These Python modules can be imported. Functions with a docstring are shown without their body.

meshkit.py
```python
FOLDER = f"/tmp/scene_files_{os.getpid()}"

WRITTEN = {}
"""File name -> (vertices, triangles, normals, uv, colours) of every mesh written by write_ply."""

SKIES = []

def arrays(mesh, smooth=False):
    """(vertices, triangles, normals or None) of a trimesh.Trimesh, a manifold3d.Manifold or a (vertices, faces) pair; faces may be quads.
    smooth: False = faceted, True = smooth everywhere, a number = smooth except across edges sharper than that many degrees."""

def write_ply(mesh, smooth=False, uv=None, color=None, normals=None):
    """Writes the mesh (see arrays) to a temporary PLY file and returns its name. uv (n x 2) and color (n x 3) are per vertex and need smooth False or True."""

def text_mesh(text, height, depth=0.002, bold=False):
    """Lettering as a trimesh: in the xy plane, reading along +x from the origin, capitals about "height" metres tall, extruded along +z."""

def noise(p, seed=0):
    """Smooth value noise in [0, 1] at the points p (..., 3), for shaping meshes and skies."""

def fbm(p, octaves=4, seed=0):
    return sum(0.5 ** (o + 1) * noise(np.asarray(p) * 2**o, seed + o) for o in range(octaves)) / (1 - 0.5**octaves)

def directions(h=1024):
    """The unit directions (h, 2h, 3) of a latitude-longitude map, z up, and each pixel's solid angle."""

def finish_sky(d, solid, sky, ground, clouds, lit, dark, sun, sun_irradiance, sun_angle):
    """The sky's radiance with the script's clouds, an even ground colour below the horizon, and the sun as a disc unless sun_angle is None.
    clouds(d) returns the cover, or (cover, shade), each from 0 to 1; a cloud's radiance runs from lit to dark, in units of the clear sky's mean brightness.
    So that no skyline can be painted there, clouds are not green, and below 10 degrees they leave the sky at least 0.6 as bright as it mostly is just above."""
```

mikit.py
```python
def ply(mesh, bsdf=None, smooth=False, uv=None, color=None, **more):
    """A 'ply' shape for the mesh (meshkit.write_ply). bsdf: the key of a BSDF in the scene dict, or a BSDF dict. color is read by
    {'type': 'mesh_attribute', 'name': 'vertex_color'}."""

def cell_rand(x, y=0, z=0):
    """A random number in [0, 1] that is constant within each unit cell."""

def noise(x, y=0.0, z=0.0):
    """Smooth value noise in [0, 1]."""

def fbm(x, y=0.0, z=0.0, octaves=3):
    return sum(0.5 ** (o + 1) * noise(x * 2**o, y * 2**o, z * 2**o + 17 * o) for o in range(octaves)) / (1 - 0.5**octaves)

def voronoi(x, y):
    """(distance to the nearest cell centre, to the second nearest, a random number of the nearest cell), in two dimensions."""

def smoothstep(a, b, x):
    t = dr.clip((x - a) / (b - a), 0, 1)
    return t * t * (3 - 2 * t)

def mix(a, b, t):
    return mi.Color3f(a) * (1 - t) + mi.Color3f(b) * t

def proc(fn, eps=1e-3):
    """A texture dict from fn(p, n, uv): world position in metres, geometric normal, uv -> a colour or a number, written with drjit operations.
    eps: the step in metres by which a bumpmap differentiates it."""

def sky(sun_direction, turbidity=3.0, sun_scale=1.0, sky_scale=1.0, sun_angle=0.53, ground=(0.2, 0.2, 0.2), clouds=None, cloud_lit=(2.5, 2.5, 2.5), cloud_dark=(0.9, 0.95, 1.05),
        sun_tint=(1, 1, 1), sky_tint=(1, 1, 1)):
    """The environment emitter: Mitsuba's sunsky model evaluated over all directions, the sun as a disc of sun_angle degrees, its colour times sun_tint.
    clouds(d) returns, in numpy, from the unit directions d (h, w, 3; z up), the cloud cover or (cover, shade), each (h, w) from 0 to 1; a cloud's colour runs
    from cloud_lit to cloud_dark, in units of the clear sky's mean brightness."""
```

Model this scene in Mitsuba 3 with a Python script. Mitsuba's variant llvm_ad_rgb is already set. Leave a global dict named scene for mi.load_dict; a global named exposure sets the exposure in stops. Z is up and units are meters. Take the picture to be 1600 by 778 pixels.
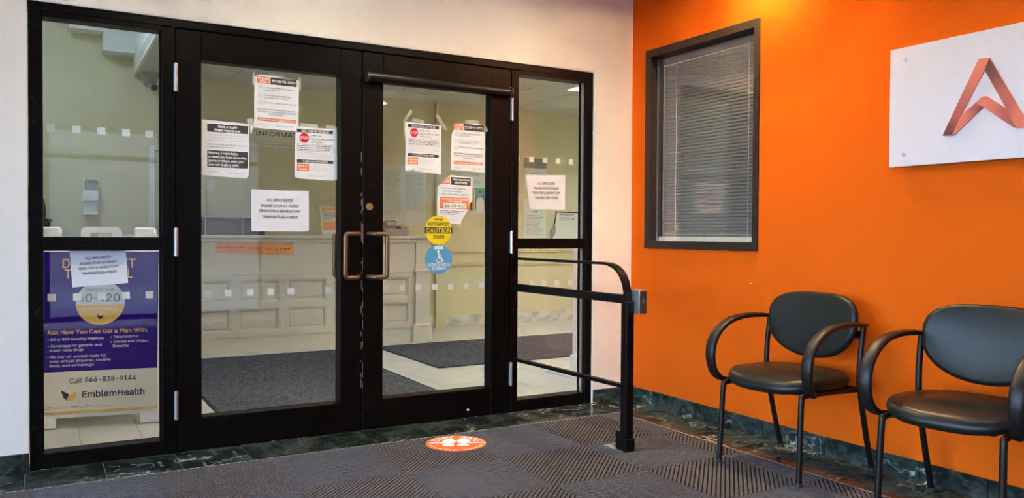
import math, random
import numpy as np, trimesh, drjit as dr, mitsuba as mi, mikit, meshkit
from shapely.geometry import Polygon, box as sbox, Point
from shapely import affinity
from shapely.ops import unary_union

random.seed(7)
rng = np.random.default_rng(7)
scene, labels = {}, {}
T = mi.ScalarTransform4f

# ---------------------------------------------------------------- camera, daylight, exposure
CAM = np.array([-1.6011, -4.4967, 1.1494])
yaw, pit, rol = 0.525382, -0.0178519, 0.0057696
fw = np.array([math.sin(yaw) * math.cos(pit), math.cos(yaw) * math.cos(pit), math.sin(pit)])
rt = np.array([math.cos(yaw), -math.sin(yaw), 0.0])
up0 = np.cross(rt, fw)
up = -math.sin(rol) * rt + math.cos(rol) * up0
scene['camera'] = {'type': 'perspective', 'fov': 64.6897, 'fov_axis': 'x', 'near_clip': 0.05, 'far_clip': 200.0,
                   'to_world': T().look_at(origin=CAM.tolist(), target=(CAM + fw).tolist(), up=up.tolist())}
exposure = 2.0
SKY, DOWN, TROFFER = 20.5, 158.0, 14.0
scene['sky'] = mikit.sky((0.35, 0.8, 0.75), turbidity=4.0, sun_scale=0.4, sky_scale=SKY, ground=(0.25, 0.25, 0.25), sky_tint=(0.93, 0.93, 0.96))


def lamp(rgb, k):
    return {'type': 'area', 'radiance': {'type': 'rgb', 'value': [float(c * k) for c in rgb]}}


AMBER, WARM, SOFT, COOL, NEUTRAL = (1.0, 0.68, 0.33), (1.0, 0.82, 0.62), (1.0, 0.96, 0.72), (0.55, 0.78, 1.0), (1.0, 0.94, 0.86)


# ---------------------------------------------------------------- materials
def srgb(r, g, b):
    f = lambda c: c / 12.92 if c <= 0.04045 else ((c + 0.055) / 1.055) ** 2.4
    return [f(c / 255.0) for c in (r, g, b)]


def matte(rgb):
    return {'type': 'twosided', 'b': {'type': 'diffuse', 'reflectance': {'type': 'rgb', 'value': list(rgb)} if not isinstance(rgb, dict) else rgb}}


def gloss(rgb, rough=0.4, metallic=0.0, spec=0.5):
    col = rgb if isinstance(rgb, dict) else {'type': 'rgb', 'value': list(rgb)}
    return {'type': 'twosided', 'b': {'type': 'principled', 'base_color': col, 'roughness': rough, 'metallic': metallic, 'specular': spec}}


def marble_fn(p, n, uv):
    i, j = dr.floor((p.x + 1.348) / 0.333), dr.floor((p.y + 0.0) / 0.333)
    ox = mikit.cell_rand(i, j, 1) * 9.0
    x, y, z = p.x * 9.0 + ox, p.y * 9.0 + ox * 1.7, p.z * 9.0
    w = mikit.fbm(x * 0.9, y * 0.9, z * 0.9 + 5, octaves=4)
    f = mikit.fbm(x * 4.0, y * 4.0, z * 4.0, octaves=3)
    a = mikit.fbm(x * 0.35 + w * 1.1, y * 0.7 + w * 1.3, z * 0.5 + w, octaves=3) + 0.05 * (f - 0.5)
    b = mikit.fbm(x * 1.1 + 31, y * 0.6 + w * 1.2, z * 1.1, octaves=3) + 0.07 * (f - 0.5)
    patch = mikit.smoothstep(0.44, 0.62, mikit.fbm(x * 0.25 + 7, y * 0.33 + 3, z * 0.3, octaves=3))
    cut = mikit.smoothstep(0.42, 0.58, f)
    vein = (1 - mikit.smoothstep(0.002, 0.024, dr.abs(a - 0.5))) * (0.10 + 0.85 * patch) * (0.35 + 0.65 * cut) + (1 - mikit.smoothstep(0.0, 0.03, dr.abs(b - 0.5))) * (0.06 + 0.34 * patch) * cut
    c = mikit.mix(mi.Color3f(0.007, 0.011, 0.010), mi.Color3f(0.036, 0.050, 0.044), mikit.smoothstep(0.34, 0.70, 0.7 * w + 0.3 * f))
    return mikit.mix(c, mi.Color3f(0.36, 0.40, 0.37), dr.clip(vein, 0, 1))


def pale_marble_fn(p, n, uv):
    w = mikit.fbm(p.x * 6 + dr.floor(p.x / 0.4) * 3, p.y * 6, p.z * 9, octaves=4)
    return mikit.mix(mi.Color3f(0.50, 0.50, 0.45), mi.Color3f(0.72, 0.71, 0.64), mikit.smoothstep(0.35, 0.65, w))


def lobby_tile_fn(p, n, uv):
    w = mikit.fbm(p.x * 3, p.y * 3, 0.0, octaves=3)
    c = mikit.cell_rand(dr.floor((p.x + 1.43) / 0.305), dr.floor(p.y / 0.61), 4) * 0.05
    return mi.Color3f(0.37, 0.375, 0.35) * (0.9 + 0.12 * w + c)


def rib_fn(p, n, uv):
    s = mikit.cell_rand(dr.floor(p.x * 330), dr.floor(p.y * 330), 3)
    w = mikit.fbm(p.x * 1.7, p.y * 1.7, 0, octaves=3)
    k = 0.55 + 0.5 * s + 0.9 * dr.maximum(s - 0.9, 0) * 8 + 0.35 * (w - 0.5)
    return mi.Color3f(0.122, 0.118, 0.128) * k


def mat_fn(p, n, uv):
    i, j = p.x / 0.016, p.y / 0.016
    g = mikit.cell_rand(dr.floor(i), dr.floor(j), 2)
    w = mikit.fbm(p.x * 1.3, p.y * 1.3, 0, octaves=2)
    return mi.Color3f(0.056, 0.060, 0.070) * (0.35 + 1.1 * g + 0.4 * w)


def orange_fn(p, n, uv):
    w = mikit.fbm(p.y * 2.2, p.z * 2.2, 0, octaves=3)
    return mi.Color3f(0.68, 0.116, 0.009) * (0.97 + 0.06 * w)


def bronze_fn(p, n, uv):
    w = mikit.fbm(p.x * 6, p.y * 6, p.z * 2.0, octaves=3)
    chip = mikit.smoothstep(0.80, 0.84, mikit.noise(p.x * 90, p.y * 90, p.z * 60)) * mikit.smoothstep(0.62, 0.7, mikit.noise(p.x * 9, p.y * 9, p.z * 4))
    return mikit.mix(mi.Color3f(0.0034, 0.0023, 0.0021) * (0.8 + 0.4 * w), mi.Color3f(0.05, 0.04, 0.036), chip * 0.25)


def vinyl_fn(p, n, uv):
    w = mikit.fbm(p.x * 9, p.y * 9, p.z * 9, octaves=3)
    return mikit.mix(mi.Color3f(0.006, 0.008, 0.0068), mi.Color3f(0.012, 0.0135, 0.010), w)


def vinyl_bump(p, n, uv):
    return mikit.noise(p.x * 420, p.y * 420, p.z * 420) * 0.0002


P = mikit.proc
M = {
    'white_paint': matte((0.85, 0.79, 0.71)), 'ceiling_paint': matte((0.82, 0.81, 0.78)), 'orange_paint': matte(P(orange_fn)),
    'marble': gloss(P(marble_fn), 0.14, 0, 0.35), 'grout': matte((0.36, 0.35, 0.31)), 'rib': matte(P(rib_fn)), 'carpet_base': matte((0.022, 0.020, 0.022)),
    'bronze': gloss(P(bronze_fn), 0.36, 0.0, 0.08), 'black_metal': gloss((0.004, 0.0035, 0.0035), 0.34, 0.0, 0.18), 'steel': gloss((0.55, 0.54, 0.52), 0.35, 0.9), 'brass': gloss((0.52, 0.36, 0.16), 0.35, 0.9),
    'pull': gloss((0.20, 0.115, 0.065), 0.38, 0.75), 'glass': {'type': 'thindielectric', 'int_ior': 1.52, 'ext_ior': 1.0},
    'frost': {'type': 'principledthin', 'base_color': {'type': 'rgb', 'value': [0.80, 0.80, 0.77]}, 'roughness': 0.6, 'diff_trans': 0.75},
    'tape': {'type': 'principledthin', 'base_color': {'type': 'rgb', 'value': [0.75, 0.74, 0.68]}, 'roughness': 0.4, 'diff_trans': 1.5},
    'paper': matte((0.72, 0.72, 0.75)), 'ink': matte((0.05, 0.05, 0.055)), 'soft_ink': matte((0.10, 0.10, 0.11)), 'ink_grey': matte((0.30, 0.30, 0.31)), 'band': matte((0.065, 0.06, 0.06)), 'pale_ink': matte((0.55, 0.55, 0.55)),
    'flyer_orange': matte((0.70, 0.20, 0.085)), 'stop_red': matte((0.60, 0.025, 0.05)), 'white_ink': matte((0.84, 0.83, 0.81)),
    'caution_yellow': matte((0.72, 0.56, 0.015)), 'sign_blue': matte((0.085, 0.32, 0.55)), 'floor_orange': matte((0.78, 0.165, 0.055)),
    'purple': matte((0.028, 0.008, 0.19)), 'gold': matte((0.66, 0.44, 0.11)), 'pale_blue': matte((0.50, 0.62, 0.70)), 'cream': matte((0.70, 0.69, 0.60)), 'navy_ink': matte((0.05, 0.04, 0.09)), 'lilac_ink': matte((0.62, 0.58, 0.74)),
    'lobby_wall': matte((0.66, 0.62, 0.41)), 'lobby_tile': gloss(P(lobby_tile_fn), 0.3), 'lobby_grout': matte((0.33, 0.32, 0.27)), 'pale_marble': gloss(P(pale_marble_fn), 0.3), 'mat_pile': matte(P(mat_fn)), 'mat_edge': matte((0.03, 0.03, 0.032)),
    'desk_paint': gloss((0.67, 0.66, 0.56), 0.45), 'ceiling_tile': matte((0.62, 0.63, 0.58)), 'grid': matte((0.28, 0.28, 0.26)), 'trim_paint': matte((0.80, 0.80, 0.76)),
    'white_plastic': gloss((0.84, 0.84, 0.82), 0.4), 'grey_plastic': gloss((0.30, 0.30, 0.29), 0.5), 'dark_plastic': gloss((0.025, 0.025, 0.027), 0.5), 'dark_wood': gloss((0.05, 0.038, 0.03), 0.5), 'clear_plastic': {'type': 'thindielectric', 'int_ior': 1.49, 'ext_ior': 1.0},
    'sheet_orange': matte((0.86, 0.36, 0.10)), 'plate': matte((0.86, 0.84, 0.74)), 'window_frame': gloss((0.024, 0.016, 0.013), 0.5, 0.0, 0.2), 'blind': gloss((0.15, 0.152, 0.148), 0.6, 0, 0.2), 'office_wall': matte((0.50, 0.47, 0.38)),
    'vinyl': {'type': 'twosided', 'b': {'type': 'bumpmap', 'arbitrary': P(vinyl_bump), 'scale': 1.0, 'bsdf': {'type': 'principled', 'base_color': P(vinyl_fn), 'roughness': 0.34, 'specular': 0.30}}},
    'chair_tube': gloss((0.004, 0.0038, 0.0038), 0.4, 0.0, 0.35), 'arm_plastic': gloss((0.006, 0.005, 0.005), 0.42, 0.0, 0.4),
    'acrylic': gloss((0.66, 0.645, 0.71), 0.35, 0, 0.3), 'coral': gloss((0.66, 0.155, 0.095), 0.45), 'maroon': gloss((0.22, 0.028, 0.032), 0.45), 'mid_coral': gloss((0.45, 0.085, 0.065), 0.45), 'edge_line': matte((0.48, 0.44, 0.36)),
    'pavement': matte((0.21, 0.21, 0.21)), 'dark_render': matte((0.13, 0.13, 0.145)), 'leaf': {'type': 'principledthin', 'base_color': {'type': 'rgb', 'value': [0.10, 0.24, 0.045]}, 'roughness': 0.5, 'diff_trans': 0.8}, 'bark': matte((0.09, 0.07, 0.05)),
    'louvre': matte((0.42, 0.42, 0.38)), 'teal': matte((0.06, 0.30, 0.32)), 'skin': matte((0.40, 0.22, 0.15)), 'lens': gloss((0.01, 0.01, 0.012), 0.1), 'notice': matte((0.68, 0.72, 0.65)),
}
scene.update({'mat_' + k: v for k, v in M.items()})


# ---------------------------------------------------------------- helpers
def numbered(name):
    if name not in scene and name not in labels and not any(k.startswith(name + '__') for k in scene):
        return name
    i = 1
    while f'{name}_{i:03d}' in scene or f'{name}_{i:03d}' in labels or any(k.startswith(f'{name}_{i:03d}__') for k in scene):
        i += 1
    return f'{name}_{i:03d}'


_count = {}


def key_for(full):
    """the key itself the first time, then _001, _002 ..."""
    n = _count.get(full, 0)
    _count[full] = n + 1
    return full if n == 0 else f'{full}_{n:03d}'


def add(name, mesh, m, parent=None, smooth=30, **more):
    key = key_for((parent + '__' if parent else '') + name)
    if isinstance(mesh, dict):
        scene[key] = dict(mesh, **more)
    else:
        scene[key] = mikit.ply(mesh, 'mat_' + m, smooth=smooth, **more)
    return key


def thing(name, label, cat, group=None):
    key = key_for(name)
    labels[key] = {'label': label, 'category': cat}
    if group:
        labels[key]['group'] = group
    return key


def single(name, mesh, m, label, cat, group=None, smooth=30):
    key = add(name, mesh, m, None, smooth)
    labels[key] = {'label': label, 'category': cat}
    if group:
        labels[key]['group'] = group
    return key


def struct(name, label, mesh=None, m=None, smooth=30):
    key = name
    if mesh is not None:
        add(name, mesh, m, None, smooth)
    labels[key] = {'kind': 'structure', 'label': label}
    return key


def partlab(key, label):
    labels[key] = {'label': label}
    return key


def stuff(key):
    labels.setdefault(key, {})['kind'] = 'stuff'
    return key


cat = trimesh.util.concatenate


def bx(x0, x1, y0, y1, z0, z1, c=0.0):
    lo, hi = np.minimum([x0, y0, z0], [x1, y1, z1]), np.maximum([x0, y0, z0], [x1, y1, z1])
    if c <= 0:
        return trimesh.creation.box(bounds=[lo, hi])
    pts = []
    for sx in (0, 1):
        for sy in (0, 1):
            for sz in (0, 1):
                q = np.where([sx, sy, sz], hi, lo)
                d = np.where([sx, sy, sz], -c, c)
                for a in range(3):
                    r = q + d
                    r[a] = q[a]
                    pts.append(r)
    return trimesh.convex.convex_hull(np.array(pts))


def frame_m(o, ux, uy):
    ux, uy = np.asarray(ux, float), np.asarray(uy, float)
    m = np.eye(4)
    m[:3, 0], m[:3, 1], m[:3, 2], m[:3, 3] = ux, uy, np.cross(ux, uy), o
    return m


def at(mesh, o, ux, uy):
    mesh = mesh.copy()
    mesh.apply_transform(frame_m(o, ux, uy))
    return mesh


def ext(poly, h):
    g = getattr(poly, 'geoms', [poly])
    return cat([trimesh.creation.extrude_polygon(q, h, engine='earcut') for q in g if q.area > 1e-9])


def flat(poly, z=0.0):
    """front face only"""
    m = ext(poly, 0.001)
    keep = m.face_normals[:, 2] > 0.5
    m = trimesh.Trimesh(m.vertices, m.faces[keep])
    m.remove_unreferenced_vertices()
    m.vertices[:, 2] = z
    return m


FR = ([1, 0, 0], [0, 0, 1])      # upright plate that faces -y (towards the vestibule)
RT = ([0, -1, 0], [0, 0, 1])     # upright plate that faces -x (on the orange wall)


def tube(path, r, sides=12, caps=True, flatten=None):
    p = np.asarray(path, float)
    n = len(p)
    t = np.gradient(p, axis=0)
    t /= np.linalg.norm(t, axis=1, keepdims=True)
    a = np.cross(t[0], [0, 0, 1.0] if abs(t[0][2]) < 0.9 else [0, 1.0, 0])
    a /= np.linalg.norm(a)
    A = []
    for i in range(n):
        a = a - (a @ t[i]) * t[i]
        a /= np.linalg.norm(a)
        A.append(a.copy())
    A = np.array(A)
    B = np.cross(t, A)
    th = np.arange(sides) * 2 * math.pi / sides
    rr = np.broadcast_to(np.asarray(r, float), (n,))
    v = (p[:, None] + rr[:, None, None] * (np.cos(th)[None, :, None] * A[:, None] + np.sin(th)[None, :, None] * B[:, None])).reshape(-1, 3)
    f = []
    for i in range(n - 1):
        for j in range(sides):
            k = (j + 1) % sides
            f += [[i * sides + j, i * sides + k, (i + 1) * sides + k], [i * sides + j, (i + 1) * sides + k, (i + 1) * sides + j]]
    if caps:
        v = np.vstack([v, p[:1], p[-1:]])
        for j in range(sides):
            k = (j + 1) % sides
            f += [[len(v) - 2, k, j], [len(v) - 1, (n - 1) * sides + j, (n - 1) * sides + k]]
    m = trimesh.Trimesh(v, f, process=False)
    if m.volume < 0:
        m.invert()
    return m


def curve(pts, n=24):
    """Catmull-Rom through the points"""
    p = np.asarray(pts, float)
    q = np.vstack([2 * p[0] - p[1], p, 2 * p[-1] - p[-2]])
    out = []
    for i in range(1, len(q) - 2):
        for s in np.linspace(0, 1, max(2, n // (len(p) - 1)), endpoint=False):
            a, b, c, d = q[i - 1:i + 3]
            out.append(0.5 * (2 * b + (c - a) * s + (2 * a - 5 * b + 4 * c - d) * s ** 2 + (3 * b - a - 3 * c + d) * s ** 3))
    return np.array(out + [p[-1]])


def fillet(pts, r, n=6):
    """polyline with rounded corners"""
    p = np.asarray(pts, float)
    out = [p[0]]
    for i in range(1, len(p) - 1):
        a, b = p[i - 1] - p[i], p[i + 1] - p[i]
        a, b = a / np.linalg.norm(a), b / np.linalg.norm(b)
        s, e = p[i] + a * r, p[i] + b * r
        for k in range(n + 1):
            u = k / n
            out.append((1 - u) ** 2 * s + 2 * u * (1 - u) * p[i] + u ** 2 * e)
    return np.array(out + [p[-1]])


def cyl(p0, p1, r, sides=20):
    return tube([p0, (np.asarray(p0, float) + p1) / 2, p1], r, sides)


def pillow(outline, thick, edge, dome_f=0.0, dome_b=0.0):
    """a cushion: closed outline (n x 2) in xy, thickness along z, rounded edge, domed front (+z) and back"""
    o = np.asarray(outline, float)
    c = o.mean(0)
    n = len(o)
    R = np.linalg.norm(o - c, axis=1).mean()
    rings = []
    for k in range(7):                     # back rim to front rim, round the edge
        a = -math.pi / 2 + math.pi * k / 6
        rings.append((1 - edge / R * (1 - math.cos(a)), math.sin(a) * thick / 2))
    inner = [0.82, 0.66, 0.48, 0.3, 0.14]
    e = 1 - edge / R
    front = [(s * e, thick / 2 + dome_f * (1 - s * s)) for s in inner]
    back = [(s * e, -thick / 2 - dome_b * (1 - s * s)) for s in inner][::-1]
    allr = back + rings + front
    v = np.vstack([np.column_stack([c + (o - c) * s, np.full(n, z)]) for s, z in allr] + [[[*c, -thick / 2 - dome_b]], [[*c, thick / 2 + dome_f]]])
    f = []
    for i in range(len(allr) - 1):
        for j in range(n):
            k = (j + 1) % n
            f += [[i * n + j, i * n + k, (i + 1) * n + k], [i * n + j, (i + 1) * n + k, (i + 1) * n + j]]
    for j in range(n):
        k = (j + 1) % n
        f += [[len(v) - 2, k, j], [len(v) - 1, (len(allr) - 1) * n + j, (len(allr) - 1) * n + k]]
    m = trimesh.Trimesh(v, f, process=False)
    if m.volume < 0:
        m.invert()
    return m


_glyph = {}
_bar = {}


def glyph(ch, bold):
    if (ch, bold) not in _glyph:
        if bold not in _bar:
            _bar[bold] = meshkit.text_mesh('I', 1.0, 0.001, bold).bounds[1][0]
        adv = meshkit.text_mesh(ch + 'I', 1.0, 0.001, bold).bounds[1][0] - _bar[bold]
        m = None
        if ch != ' ':
            m = meshkit.text_mesh(ch, 1.0, 0.001, bold)
            keep = m.face_normals[:, 2] > 0.5
            m = trimesh.Trimesh(m.vertices, m.faces[keep], process=False)
            m.remove_unreferenced_vertices()
            m.vertices[:, 2] = 0
        _glyph[ch, bold] = (m, adv)
    return _glyph[ch, bold]


def text(s, h, bold=False, width=None, align='l'):
    """flat lettering in the xy plane, capitals h tall, squeezed or spread to the width if one is given"""
    x, ms = 0.0, []
    for ch in s:
        m, adv = glyph(ch, bold)
        if m is not None:
            m = m.copy()
            m.apply_translation([x, 0, 0])
            ms.append(m)
        x += adv
    m = cat(ms)
    m.vertices[:, 0] *= (width / x if width else h)
    m.vertices[:, 1] *= h
    w = width or x * h
    m.apply_translation([{'l': 0, 'c': -w / 2, 'r': -w}[align], 0, 0])
    return m


class Page:
    """A printed sheet: o is its lower left corner, w x h metres, ux/uy its directions; print goes on in layers."""

    def __init__(self, key, o, w, h, ux=FR[0], uy=FR[1], tilt=0.0, outline=None, m='paper', thick=0.0006, sheet='sheet', parent=None):
        self.key, self.w, self.h, self.p = key, w, h, {}
        ux, uy = np.asarray(ux, float), np.asarray(uy, float)
        c, s = math.cos(math.radians(tilt)), math.sin(math.radians(tilt))
        self.ux, self.uy = c * ux + s * uy, -s * ux + c * uy
        self.o = np.asarray(o, float)
        poly = Polygon([(x * w, (1 - y) * h) for x, y in outline]) if outline else sbox(0, 0, w, h)
        if m:
            add(sheet, at(ext(poly, thick), self.o, self.ux, self.uy), m, key, smooth=False)
        self.t = thick

    def put(self, mesh, m, part, layer):
        mesh.apply_translation([0, 0, self.t + 0.0006 * layer])
        k = (part, m) if 'small_print' in part or part == 'pale_print' else (part, m, len(self.p))
        self.p.setdefault(k, []).append(mesh)

    def poly(self, pts, m, part='print', layer=1):
        self.put(flat(Polygon([(x * self.w, (1 - y) * self.h) for x, y in pts])), m, part, layer)

    def rect(self, x0, y0, x1, y1, m, part='band', layer=1):
        self.poly([(x0, y0), (x1, y0), (x1, y1), (x0, y1)], m, part, layer)

    def shape(self, poly, m, part='print', layer=1):
        self.put(flat(poly), m, part, layer)

    def text(self, s, x, y, h, m='ink', bold=False, align='l', width=None, part='lettering', layer=2):
        t = text(s, h * self.h, bold, width * self.w if width else None, align)
        t.apply_translation([x * self.w, (1 - y) * self.h, 0])
        self.put(t, m, part, layer)

    def bars(self, x0, x1, y0, y1, n, m='ink_grey', t=0.4, seed=1, part='small_print', ragged=0.25):
        """lines of print too small to read, as runs of word-long strokes"""
        r = random.Random(seed)
        for i in range(n):
            y = y0 + (y1 - y0) * (i + 0.5) / n
            th = (y1 - y0) / n * t
            end = x1 - (x1 - x0) * ragged * r.random() * (1 if i < n - 1 else 2)
            x = x0
            while x < end - 0.02:
                w = min(r.uniform(0.03, 0.11), end - x)
                self.rect(x, y - th / 2, x + w, y + th / 2, m, part, 1)
                x += w + 0.018

    def done(self):
        for (part, m, *_), ms in self.p.items():
            k = add(part, at(cat(ms), self.o, self.ux, self.uy), m, self.key, smooth=False)
            if 'small_print' in part or part == 'pale_print':
                stuff(k)
        return self.key


# ================================================================ THE ROOM
XR, ZH, ZL, YS = 1.965, 2.84, 2.52, -1.9          # orange wall, high and low vestibule ceilings, where they meet
YB, XL = -6.3, -3.2                              # rear wall with the street glazing, left wall
FX0, FX1, FZ = -1.661, 1.637, 2.25               # opening of the entrance screen

# walls
wf = sbox(XL - .15, 0, 5.6, 3.75).difference(sbox(FX0 - .004, -1, FX1 + .006, FZ + .004))
struct('wall_front', 'white plaster wall around the black glazed entrance screen', at(ext(wf, .15), [0, .138, 0], *FR), 'white_paint', False)
WY0, WY1, WZ0, WZ1 = -.165, -1.175, 1.062, 2.402   # orange wall window
wr = sbox(.012, 0, -YB, ZH).difference(sbox(-WY0, WZ0, -WY1, WZ1))
struct('wall_right', 'bright orange painted wall with a window, a sign board and two chairs in front', at(ext(wr, .11), [XR + .11, 0, 0], *RT), 'orange_paint', False)
GY0, GY1, GZ0, GZ1 = -5.9, -.45, .08, 2.42
wl = sbox(.012, 0, -YB, ZH).difference(sbox(-GY1, GZ0, -GY0, GZ1))
struct('wall_left', 'white wall with the street glazing, left of the viewer', at(ext(wl, .15), [XL, 0, 0], *RT), 'white_paint', False)
RX0, RX1 = -2.8, .9
wb = sbox(XL, 0, XR + .11, ZH).difference(sbox(RX0, GZ0, RX1, GZ1))
struct('wall_rear', 'white rear wall with street glazing behind the viewer', at(ext(wb, .15), [0, YB, 0], *FR), 'white_paint', False)
struct('ceiling', 'white vestibule ceiling in two heights', cat([bx(XL, XR, YS, 0, ZH, ZH + .1), bx(XL, XR, YB, YS, ZL, ZL + .1), bx(XL, XR, YS - .05, YS, ZL, ZH)]), 'ceiling_paint', False)
# street glazing on the left
wk = struct('window_4', 'street glazing left of the viewer')
for y in np.linspace(GY0, GY1, 4):
    add('mullion', bx(XL - .12, XL - .03, y - .03, y + .03, GZ0, GZ1), 'black_metal', wk)
for z in (GZ0 + .03, 2.05, GZ1 - .03):
    add('rail', bx(XL - .11, XL - .04, GY0, GY1, z - .03, z + .03), 'black_metal', wk)
for i in range(3):
    a, b = np.linspace(GY0, GY1, 4)[i:i + 2]
    add('glass', at(flat(sbox(-b, GZ0, -a, GZ1)), [XL - .075, 0, 0], *RT), 'glass', wk, smooth=False)
wk = struct('window_5', 'street glazing behind the viewer')
for x in np.linspace(RX0, RX1, 4):
    add('mullion', bx(x - .03, x + .03, YB - .12, YB - .03, GZ0, GZ1), 'black_metal', wk)
for z in (GZ0 + .03, 2.05, GZ1 - .03):
    add('rail', bx(RX0, RX1, YB - .11, YB - .04, z - .03, z + .03), 'black_metal', wk)
for i in range(3):
    a, b = np.linspace(RX0, RX1, 4)[i:i + 2]
    add('glass', at(flat(sbox(a, GZ0, b, GZ1)), [0, YB - .075, 0], *FR), 'glass', wk, smooth=False)
# street outside: pavement and two trees, seen only as reflections
struct('pavement', 'grey street pavement outside the glazing', bx(-40, 12, -30, YB - .2, -.2, -.02), 'pavement', False)
struct('street_building', 'plain grey building across the street, behind the viewer', bx(-14, 9, -17, -15, -.02, 8), 'dark_render', False)
struct('pavement_side', 'grey street pavement left of the glazing', bx(-40, XL - .2, YB - .2, 25, -.2, -.02), 'pavement', False)


def tree(which, x, y, h, r, seed):
    k = thing('street_tree', f'leafy street tree outside the left glazing, the {which} one, seen only as a reflection', 'tree', 'street trees')
    add('trunk', tube(curve([(x, y, -.02), (x + .05, y, h * .3), (x, y + .1, h * .62)]), [.13 - .004 * i for i in range(25)], 10), 'bark', k)
    g = np.random.default_rng(seed)
    n = 1500
    d = g.normal(size=(n, 3))
    d /= np.linalg.norm(d, axis=1, keepdims=True)
    c = d * (g.random((n, 1)) ** .4) * np.array([r, r, r * .8]) + [x, y, h * .75]
    a = g.normal(size=(n, 3)) * .10
    b = g.normal(size=(n, 3)) * .10
    v = np.stack([c - a, c + b, c + a, c - b], 1).reshape(-1, 3)
    f = (np.arange(n)[:, None, None] * 4 + np.array([[0, 1, 2], [0, 2, 3]])[None]).reshape(-1, 3)
    stuff(add('foliage', trimesh.Trimesh(v, f, process=False), 'leaf', k, smooth=False))


tree('nearer', -6.8, -5.6, 5.2, 1.6, 3)
tree('farther', -9.0, -9.2, 5.6, 1.9, 4)

# ---------------------------------------------------------------- floor: marble border and ribbed carpet tiles
struct('floor', 'vestibule floor of ribbed grey carpet tiles in a dark green marble border', bx(XL, XR, YB, .14, -.12, -.005), 'grout', False)
CX1, CY1 = 1.607, -.335
ex = [-1.348 + .333 * k for k in range(-6, 9)]
ex = [XL] + ex + [1.612, XR]
for a, b in zip(ex[:-1], ex[1:]):
    if b - a > .05:
        add('marble_tile', bx(a + .0018, b - .0018, -.331, .0, -.005, 0, .0006), 'marble', 'floor', smooth=False)
ey = [-.331 - .333 * k for k in range(0, 19)]
for a, b in zip(ey[:-1], ey[1:]):
    if b > YB - .01:
        add('marble_tile', bx(1.6125, XR, b + .0018, a - .0018, -.005, 0, .0006), 'marble', 'floor', smooth=False)
add('threshold', bx(FX0, FX1, .0, .135, -.005, .002), 'marble', 'floor', smooth=False)
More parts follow.
